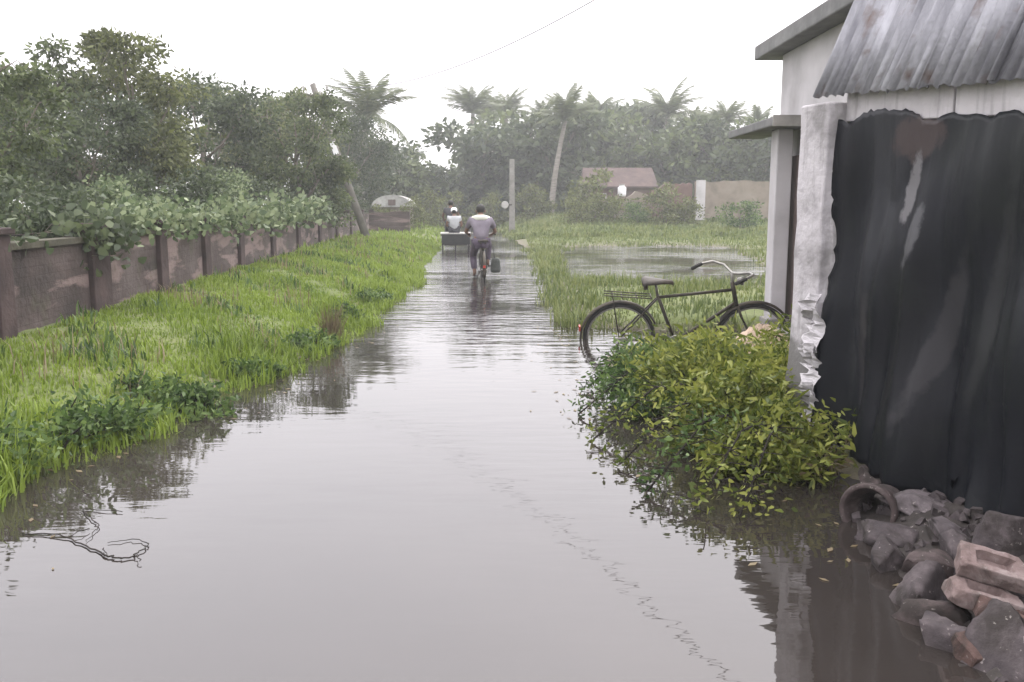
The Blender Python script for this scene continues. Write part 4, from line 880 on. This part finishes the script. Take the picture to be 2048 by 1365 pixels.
def person(label, loc, rz, P, shirt, legs, scale=1, group=None, cap=None, scarf=None, sleeve=.55, short=False):
    """P: pose points; forward +Y, x to the right"""
    o = empty('person', label, 'person', loc, (0, 0, rz), group, scale)
    V = {k: Vector(v) for k, v in P.items()}; J = {}; E = []
    def j(n_, p, r, to=None):
        J[n_] = (tuple(p), r)
        if to: E.append((to, n_))
    j('pelvis', V['pelvis'], (.13, .1)); wst = V['pelvis'].lerp(V['chest'], .45); j('waist', wst, (.125, .095), 'pelvis'); j('chest', V['chest'], (.155, .11), 'waist')
    nk = V['neck']; j('neck', nk, .055, 'chest'); hd = V['head']; up = (hd - nk).normalized(); j('jaw', nk.lerp(hd, .5) + V['face'] * .015, (.062, .068), 'neck'); j('skull', hd, (.078, .09), 'jaw'); j('crown', hd + up * .085, (.055, .062), 'skull')
    j('nose', nk.lerp(hd, .75) + V['face'] * .105, .012, 'skull')
    for s_, sg in (('L', -1), ('R', 1)):
        sh_ = V['sh' + s_]; el_ = V['el' + s_]; wr = V['wr' + s_]
        j('sh' + s_, sh_, .058, 'chest'); j('el' + s_, el_, .042, 'sh' + s_); j('wr' + s_, wr, .028, 'el' + s_)
        dr_ = (wr - el_).normalized(); side = dr_.cross(Vector((0, 0, 1))).normalized(); dn = side.cross(dr_)
        pm = wr + dr_ * .06; j('palm' + s_, pm, (.034, .02), 'wr' + s_)
        for f_, (o_, ln) in enumerate(((-.027, .062), (-.009, .074), (.009, .07), (.027, .055))):
            b_ = pm + dr_ * .03 + side * o_; j(f'f{s_}{f_}a', b_, .009, 'palm' + s_); j(f'f{s_}{f_}b', b_ + dr_ * ln * .5 - dn * .012, .008, f'f{s_}{f_}a'); j(f'f{s_}{f_}c', b_ + dr_ * ln * .62 - dn * .045, .007, f'f{s_}{f_}b')
        tb = wr + dr_ * .03 - side * sg * .03; j('t' + s_, tb, .011, 'palm' + s_); j('tt' + s_, tb + dr_ * .035 - side * sg * .012 - dn * .02, .008, 't' + s_)
        hp_ = V['hip' + s_]; kn_ = V['kn' + s_]; an_ = V['an' + s_]; to_ = V['to' + s_]
        j('hip' + s_, hp_, .085, 'pelvis'); j('kn' + s_, kn_, .058, 'hip' + s_); j('ca' + s_, kn_.lerp(an_, .3), .052, 'kn' + s_); j('an' + s_, an_, .036, 'ca' + s_); j('to' + s_, to_, (.04, .022), 'an' + s_)
    link('body', skin_mesh('body', J, E, M['skin'], 'pelvis'), o)
    def ex(n_, d_): r = J[n_][1]; r = (r, r) if not hasattr(r, '__len__') else r; return (J[n_][0], tuple(q + d_ for q in r))
    S = {k: ex(k, .034) for k in ('pelvis', 'waist', 'chest')}; SE = [('pelvis', 'waist'), ('waist', 'chest')]
    S['col'] = (tuple(V['chest'].lerp(nk, .72)), (.105, .1)); SE.append(('chest', 'col'))
    for s_ in 'LR':
        S['sh' + s_] = ex('sh' + s_, .034); m_ = V['sh' + s_].lerp(V['el' + s_], sleeve); S['sl' + s_] = (tuple(m_), .066); SE += [('chest', 'sh' + s_), ('sh' + s_, 'sl' + s_)]
    link('shirt', skin_mesh('shirt', S, SE, M[shirt], 'pelvis'), o)
    Tt = {'pelvis': ex('pelvis', .016)}; TE = []
    for s_ in 'LR':
        Tt['hip' + s_] = ex('hip' + s_, .02); Tt['kn' + s_] = ex('kn' + s_, .022); TE += [('pelvis', 'hip' + s_), ('hip' + s_, 'kn' + s_)]
        m_ = V['kn' + s_].lerp(V['an' + s_], .35 if short else .85); Tt['cu' + s_] = (tuple(m_), .062); TE.append(('kn' + s_, 'cu' + s_))
    link('trousers', skin_mesh('trousers', Tt, TE, M[legs], 'pelvis'), o)
    hc = hd + up * .035 - V['face'] * .012
    MB().ball(hc, (.093, .102, .098), 16, 10).build('hair', M['hair'], o, True)
    for sg in (-1, 1):
        sd = V['face'].cross(Vector((0, 0, 1))).normalized() * sg
        MB().ball(hd + sd * .088 + Vector((0, 0, -.02)), (.016, .026, .034), 8, 6).build('ear', M['skin'], o, True)
        MB().ball(hd + sd * .032 + V['face'] * .082 - up * .01, .011, 8, 6).build('eye', M['white_cloth'], o, True)
    if cap: MB().lathe([(.104, .0), (.106, .05), (.09, .1), (.05, .125), (.001, .13)], 16, Matrix.Translation(hd + up * .02)).build('cap', M[cap], o, True)
    if scarf:
        c0 = V['chest'].lerp(nk, .72); sc_ = MB()
        sc_.tube([c0 + Vector((-.21, .03, -.1)), c0 + Vector((-.14, -.035, .0)), c0 + Vector((-.06, -.085, .015)), c0 + Vector((.06, -.085, .015)), c0 + Vector((.14, -.035, .0)), c0 + Vector((.21, .03, -.1))], [.05, .065, .07, .07, .065, .05], 10)
        sc_.build('scarf', M[scarf], o, True)
    return o
base = dict(face=(0, 1, 0))
# cyclist seen from behind, riding on a bicycle through the water
mx_, my_ = -.64, 18.4
bicycle('bicycle', 'dark bicycle ridden away through the flooded road by the man in mauve', (mx_ + .03, my_ + .1, -.16), R_(94), 0, 1.0)
P = dict(base, pelvis=(0, -.12, .9), chest=(.0, .06, 1.26), neck=(0, .12, 1.42), head=(0, .16, 1.545), shL=(-.2, .07, 1.34), shR=(.2, .07, 1.34), elL=(-.31, .2, 1.1), elR=(.31, .2, 1.1), wrL=(-.26, .36, 1.06), wrR=(.26, .36, 1.06),
         hipL=(-.1, -.1, .88), hipR=(.1, -.1, .88), knL=(-.16, .24, .62), knR=(.17, .3, .84), anL=(-.13, .08, .26), anR=(.14, .14, .44), toL=(-.14, .22, .2), toR=(.15, .28, .38))
person('man in mauve shirt with a cream cloth round his neck cycling away', (mx_, my_, -.16), R_(4), P, 'shirt_mauve', 'trouser_purple', 1.0, None, None, 'cream_cloth', .7)
bgx = empty('bag', 'dark shopping bag hanging at the right side of the ridden bicycle', 'bag', (mx_ + .3, my_ - .05, .1))
v = []; MB().box((-.11, -.13, .02), (.11, .13, .32), taper=.75).build('sack', M['bag'], bgx, bevel=.05)
MB().tube([(-.02, -.07, .3), (-.04, -.06, .48), (-.06, 0, .56), (-.04, .06, .48), (-.02, .07, .3)], .008, 6).build('handle', M['bag'], bgx, True)
# cargo tricycle further on
cx, cy = -1.88, 29.8
ct = empty('cargo_tricycle', 'cargo tricycle with a flat pale deck rolling ahead of the cyclist', 'tricycle', (cx, cy, -.15), (0, 0, R_(94)))
for sd in (-1, 1): wheel(ct, (-.15, .43 * sd, .33), .33, 'wheel', 18)
wheel(ct, (1.55, 0, .33), .33, 'wheel', 18)
dk = MB()
for k in range(7): dk.box((-.6, -.5 + k * .144, .7), (.75, -.5 + k * .144 + .136, .73))
for k in range(7):
    pass
del dk
for k in range(7): MB().box((-.6, -.5 + k * .144, .7), (.75, -.5 + k * .144 + .136, .732)).build('plank', M['deck_wood'], ct)
fr = MB(); fr.box((-.58, -.48, .64), (-.53, .48, .698)); fr.box((.68, -.48, .64), (.73, .48, .698)); fr.tube([(-.15, -.43, .33), (-.15, .43, .33)], .02, 8); fr.tube([(.7, 0, .66), (1.05, 0, .4), (1.4, 0, .85)], .022, 8); fr.tube([(1.55, .06, .33), (1.42, .05, .8), (1.4, 0, .95)], .014, 6); fr.tube([(1.55, -.06, .33), (1.42, -.05, .8), (1.4, 0, .95)], .014, 6)
for x in (-.35, .05):
    for sd in (-1, 1): fr.tube([(x, .36 * sd, .66), (-.15, .38 * sd, .33)], .018, 6)
fr.build('frame', M['dark_metal'], ct, True)
MB().tube([(1.15, -.28, 1.0), (1.38, -.2, .98), (1.4, 0, .95), (1.38, .2, .98), (1.15, .28, 1.0)], .014, 6).build('handlebar', M['dark_metal'], ct, True)
MB().ball((.95, 0, .87), (.13, .09, .04), 10, 6).tube([(.95, 0, .4), (.95, 0, .86)], .015, 6).build('saddle', M['saddle'], ct, True)
MB().box((-.62, -.46, .36), (-.59, .46, .698)).build('tail_board', M['crate_dark'], ct)
for k, (yy, lab) in enumerate(((-.24, 'dark box slung under the tricycle deck on the right'), (.22, 'dark box slung under the tricycle deck on the left'))):
    c_ = math.cos(R_(94)); s_ = math.sin(R_(94)); x_, y_ = .35, yy
    b_ = empty('box', lab, 'box', (cx + x_ * c_ - y_ * s_, cy + x_ * s_ + y_ * c_, .22), (0, 0, R_(94)), 'boxes under the tricycle deck')
    MB().box((-.2, -.18, -.06), (.2, .18, .26)).build('body', M['crate_dark'], b_, bevel=.01); MB().box((-.21, -.19, .262), (.21, .19, .285)).build('lid', M['crate_dark'], b_)
P2 = dict(base, pelvis=(0, 0, .1), chest=(0, .0, .42), neck=(0, .03, .56), head=(0, .05, .68), shL=(-.18, 0, .49), shR=(.18, 0, .49), elL=(-.25, .05, .24), elR=(.25, .05, .24), wrL=(-.15, .25, .18), wrR=(.15, .25, .18),
          hipL=(-.09, .03, .1), hipR=(.09, .03, .1), knL=(-.2, .36, .28), knR=(.2, .36, .28), anL=(-.12, .2, .06), anR=(.12, .22, .06), toL=(-.13, .33, .04), toR=(.13, .35, .04))
person('person in a grey shirt and white cap sitting on the tricycle deck', (cx - .03, cy - .25, .585), R_(4), P2, 'shirt_grey', 'cloth_dark', 1.0, None, 'white_cloth')
P3 = dict(base, pelvis=(0, 0, .92), chest=(0, .12, 1.28), neck=(0, .17, 1.43), head=(0, .2, 1.56), shL=(-.19, .1, 1.36), shR=(.19, .1, 1.36), elL=(-.28, .24, 1.14), elR=(.28, .24, 1.14), wrL=(-.25, .4, 1.05), wrR=(.25, .4, 1.05),
          hipL=(-.1, .02, .9), hipR=(.1, .02, .9), knL=(-.13, .3, .6), knR=(.13, .34, .8), anL=(-.12, .12, .25), anR=(.12, .18, .42), toL=(-.13, .25, .19), toR=(.13, .32, .36))
person('person in dark clothes pedalling the cargo tricycle', (cx - .22, cy + .95, -.03), R_(4), P3, 'cloth_dark', 'cloth_dark', 1.0)

# ------------------------------------------------------------------ bush by the bicycle
def bush(label, c, r, nl, size, aspect, m, seed, name='leafy_bush', group=None, stems=26, cat='bush', spread=.55, flat=1.0, droop=.5):
    rng = np.random.default_rng(seed); o = empty(name, label, cat, (c[0], c[1], max(-.15, gz(c[0], c[1]) - .02)), group=group); mb = MB(); C = []; D = []
    per = nl // stems
    for k in range(stems):
        a = rng.uniform(0, 2 * np.pi); rr = math.sqrt(rng.uniform(.02, 1)); e = np.array([r[0] * rr * math.cos(a), r[1] * rr * math.sin(a), r[2] * (math.sqrt(max(.05, 1 - .85 * rr * rr))) * rng.uniform(.75, 1.1)])
        e = e * (1.0 if k % 6 else rng.uniform(1.15, 1.4)); p0 = np.array([e[0] * .35, e[1] * .35, -.05]); p1 = (p0 + e) / 2 + np.array([0, 0, r[2] * .18]); mb.tube([p0, p1, e], [.009, .007, .003], 5, cap=False)
        t = rng.uniform(.25, 1.05, per) ** .8; t = t[:, None]; q = (1 - t) ** 2 * p0 + 2 * t * (1 - t) * p1 + t * t * e
        C.append(q + rng.normal(0, 1, (per, 3)) * np.array([.09, .09, .05]) * (r[0] / .6)); D.append(np.tile(e / np.linalg.norm(e) * .7 + np.array([0, 0, .25]), (per, 1)))
    mb.build('stem', M['twig'], o, True); C = np.concatenate(C); D = np.concatenate(D)
    zz = C[:, 2] + o.location.z; C = C[zz > .0]; D = D[zz > .0]
    link('foliage', leaves_mesh('foliage', C, D, size, aspect, M[m], rng, spread, droop, .25), o); return o
bush('large yellow green leafy bush between the parked bicycle and the black sheet', (1.58, 6.1), (.72, 1.15, .47), 19000, .062, .3, 'leaf_bush', 3, stems=46)
bush('yellow green bush in front, lower half of the thicket beside the torn white edge', (1.4, 5.15), (.42, .55, .4), 8500, .06, .3, 'leaf_bush', 5, stems=26)
bush('dry brown twiggy growth under the bush beside the torn white edge', (1.68, 4.95), (.2, .35, .26), 600, .05, .25, 'leaf_dry', 12, stems=60, name='dry_bush')
bush('low greener bush at the water left of the large bush', (1.08, 6.6), (.42, .85, .3), 4200, .055, .32, 'leaf_weed', 8, stems=22)
# trailing sprays over the water
def spray(label, pts, nl, seed, m='leaf_weed', size=.07):
    rng = np.random.default_rng(seed); o = empty('trailing_twig', label, 'twig', pts[0], group='twigs trailing from the bush into the water'); P_ = np.array(pts) - np.array(pts[0])
    mb = MB(); mb.tube(P_, [.006] * len(P_), 5); C = []
    for k in range(nl):
        i = rng.integers(0, len(P_) - 1); t = rng.uniform(0, 1); p = P_[i] * (1 - t) + P_[i + 1] * t; C.append(p + rng.normal(0, 1, 3) * np.array([.07, .07, .03]))
        if k % 5 == 0: mb.tube([p, C[-1]], .003, 4)
    mb.build('stem', M['twig'], o, True); C = np.array(C); C[:, 2] = np.maximum(C[:, 2], .004 - pts[0][2]); link('foliage', leaves_mesh('foliage', C, np.tile([[-.5, -.4, .1]], (nl, 1)), size, .42, M[m], rng, .8, .2), o)
for k, (a, b_, lab) in enumerate([((1.1, 6.6), (.58, 6.2), 'leafy twig reaching farthest left over the water below the bicycle'), ((1.15, 5.9), (.62, 5.5), 'second leafy twig over the water below the first'), ((1.2, 5.4), (.72, 4.95), 'leafy twig trailing in the middle of the bush front'),
                                 ((1.25, 5.0), (.8, 4.45), 'leafy twig dipping straight towards the camera'), ((1.4, 4.85), (1.0, 4.2), 'lowest leafy twig at the bottom of the bush'), ((1.5, 4.8), (1.2, 4.1), 'leafy twig nearest to the rubble'), ((1.05, 7.3), (.72, 7.1), 'short leafy twig beside the rear wheel of the parked bicycle')]):
    b_ = (b_[0] - .1, b_[1]); pts = [(a[0], a[1], .3), ((a[0] * 2 + b_[0]) / 3, (a[1] * 2 + b_[1]) / 3, .3), ((a[0] + 2 * b_[0]) / 3, (a[1] + 2 * b_[1]) / 3, .16), (b_[0], b_[1], .02)]
    spray(lab, pts, 230, 60 + k, 'leaf_bush' if k % 3 else 'leaf_weed', .042)

# ------------------------------------------------------------------ weeds along the left water's edge
gw = "leafy weeds at the left water's edge"
for k, (x, y, s, lab) in enumerate([(-2.85, 5.1, .34, 'broad leafy weed clump at the left picture edge'), (-2.6, 5.6, .24, 'leafy weed clump next to the broad one at the picture edge'), (-3.0, 4.45, .3, 'dark leafy weed clump lowest on the left bank'),
        (-2.3, 6.3, .2, 'leafy weed clump where the bank bends out into the water'), (-2.28, 7.7, .17, 'weed clump in the middle of the left water edge'), (-2.12, 9.2, .2, 'weed clump before the brown reeds'),
        (-2.1, 11.3, .18, 'weed clump just past the brown reeds'), (-2.15, 13.6, .2, 'small weed clump farther along the left bank'), (-2.7, 6.6, .2, 'weed clump set back on the grass behind the bend')]):
    bush(lab, (x, y), (s * 1.35, s * 1.5, s), 1300, .05, .42, 'leaf_weed', 100 + k, 'weed_clump', gw, 14, 'weeds', .9)
# dry reeds
rd_ = empty('reed_tuft', "dry brown reed tuft standing at the left water's edge", 'reeds', (-2.0, 9.7, -.05)); rng = np.random.default_rng(77); mb = MB()
for k in range(90):
    a = rng.uniform(0, 6.28); r = rng.uniform(0, .13); h_ = rng.uniform(.25, .5); l_ = rng.uniform(0, .14)
    mb.tube([(r * math.cos(a), r * math.sin(a), 0), ((r + l_ * .3) * math.cos(a), (r + l_ * .3) * math.sin(a), h_ * .6), ((r + l_) * math.cos(a), (r + l_) * math.sin(a), h_)], [.004, .0035, .001], 4, cap=False)
mb.build('stalks', M['leaf_dry'], rd_)
# ------------------------------------------------------------------ floating twigs
def onw(px, py_, z=.006):
    d_ = CF + Vector(((px - 1024) / 1774, 0, 0)) - CU * ((py_ - 682.5) / 1774); t = (z - CAM_H) / d_.z; return Vector((0, 0, CAM_H)) + d_ * t
rng = np.random.default_rng(5); n_ = 260
yy = rng.uniform(3.2, 11, n_); sd = rng.uniform(0, 1, n_) < .5
xx = np.where(sd, np.interp(yy, LY, LX) + np.abs(rng.normal(0, .35, n_)), np.interp(yy, RY, RX) - .25 - np.abs(rng.normal(0, .3, n_)))
ok = ground_z(xx, yy) < -.01; P_ = np.stack([xx, yy, 0 * xx + .004], 1)[ok]; a_ = rng.uniform(0, 6.28, len(P_)); L_ = rng.uniform(.012, .035, len(P_))[:, None]
d1 = np.stack([np.cos(a_), np.sin(a_), 0 * a_], 1); d2 = np.stack([-np.sin(a_), np.cos(a_), 0 * a_], 1)
V = np.stack([P_ - d1 * L_, P_ - d2 * L_ * .4, P_ + d1 * L_, P_ + d2 * L_ * .4], 1).reshape(-1, 3)
tag(link('floating_leaves', np_mesh('floating_leaves', V, np.arange(len(V)).reshape(-1, 4), M['leaf_dry'])), kind='stuff')
def wiggle(pts, seed, k_=5, amp=.006):
    r2 = random.Random(seed); P = [pts[0]] + list(pts) + [pts[-1]]; out = []
    for i in range(1, len(P) - 2):
        for q in range(k_):
            t = q / k_; a, b, c, d_ = P[i - 1], P[i], P[i + 1], P[i + 2]
            p = .5 * ((2 * b) + (c - a) * t + (2 * a - 5 * b + 4 * c - d_) * t * t + (3 * b - a - 3 * c + d_) * t ** 3); out.append(p + Vector((r2.gauss(0, amp), r2.gauss(0, amp), abs(r2.gauss(0, amp)) * .5)))
    return out + [pts[-1]]
def taper(n_, a, b): return [a + (b - a) * abs(2 * i / (n_ - 1) - .7) for i in range(n_)]
t2 = empty('floating_twig', 'bent dark twig looping on the water at the lower left', 'twig', onw(208, 1112))
o0 = t2.location.copy(); w_ = wiggle([onw(*q) - o0 for q in ((40, 1066), (115, 1072), (160, 1088), (208, 1110), (240, 1118), (270, 1112), (291, 1098), (294, 1086), (260, 1081), (215, 1086))], 1)
mb = MB().tube(w_, taper(len(w_), .004, .002), 5)
for k_, q in ((7, (.05, .1)), (16, (-.06, .09)), (24, (.05, -.07))): mb.tube(wiggle([w_[k_], w_[k_] + Vector((q[0] * .5, q[1] * .4, .012)), w_[k_] + Vector((q[0], q[1], .004))], k_, 4, .003), .002, 4)
mb.build('stem', M['twig'], t2, True)
t3 = empty('floating_twig', 'small angular twig just above the looping twig on the water', 'twig', onw(198, 1051))
o0 = t3.location.copy(); w_ = wiggle([onw(*q) - o0 for q in ((240, 1024), (172, 1020), (182, 1038), (199, 1053), (186, 1068), (173, 1084))], 2)
MB().tube(w_, taper(len(w_), .003, .0015), 5).build('stem', M['twig'], t3, True)
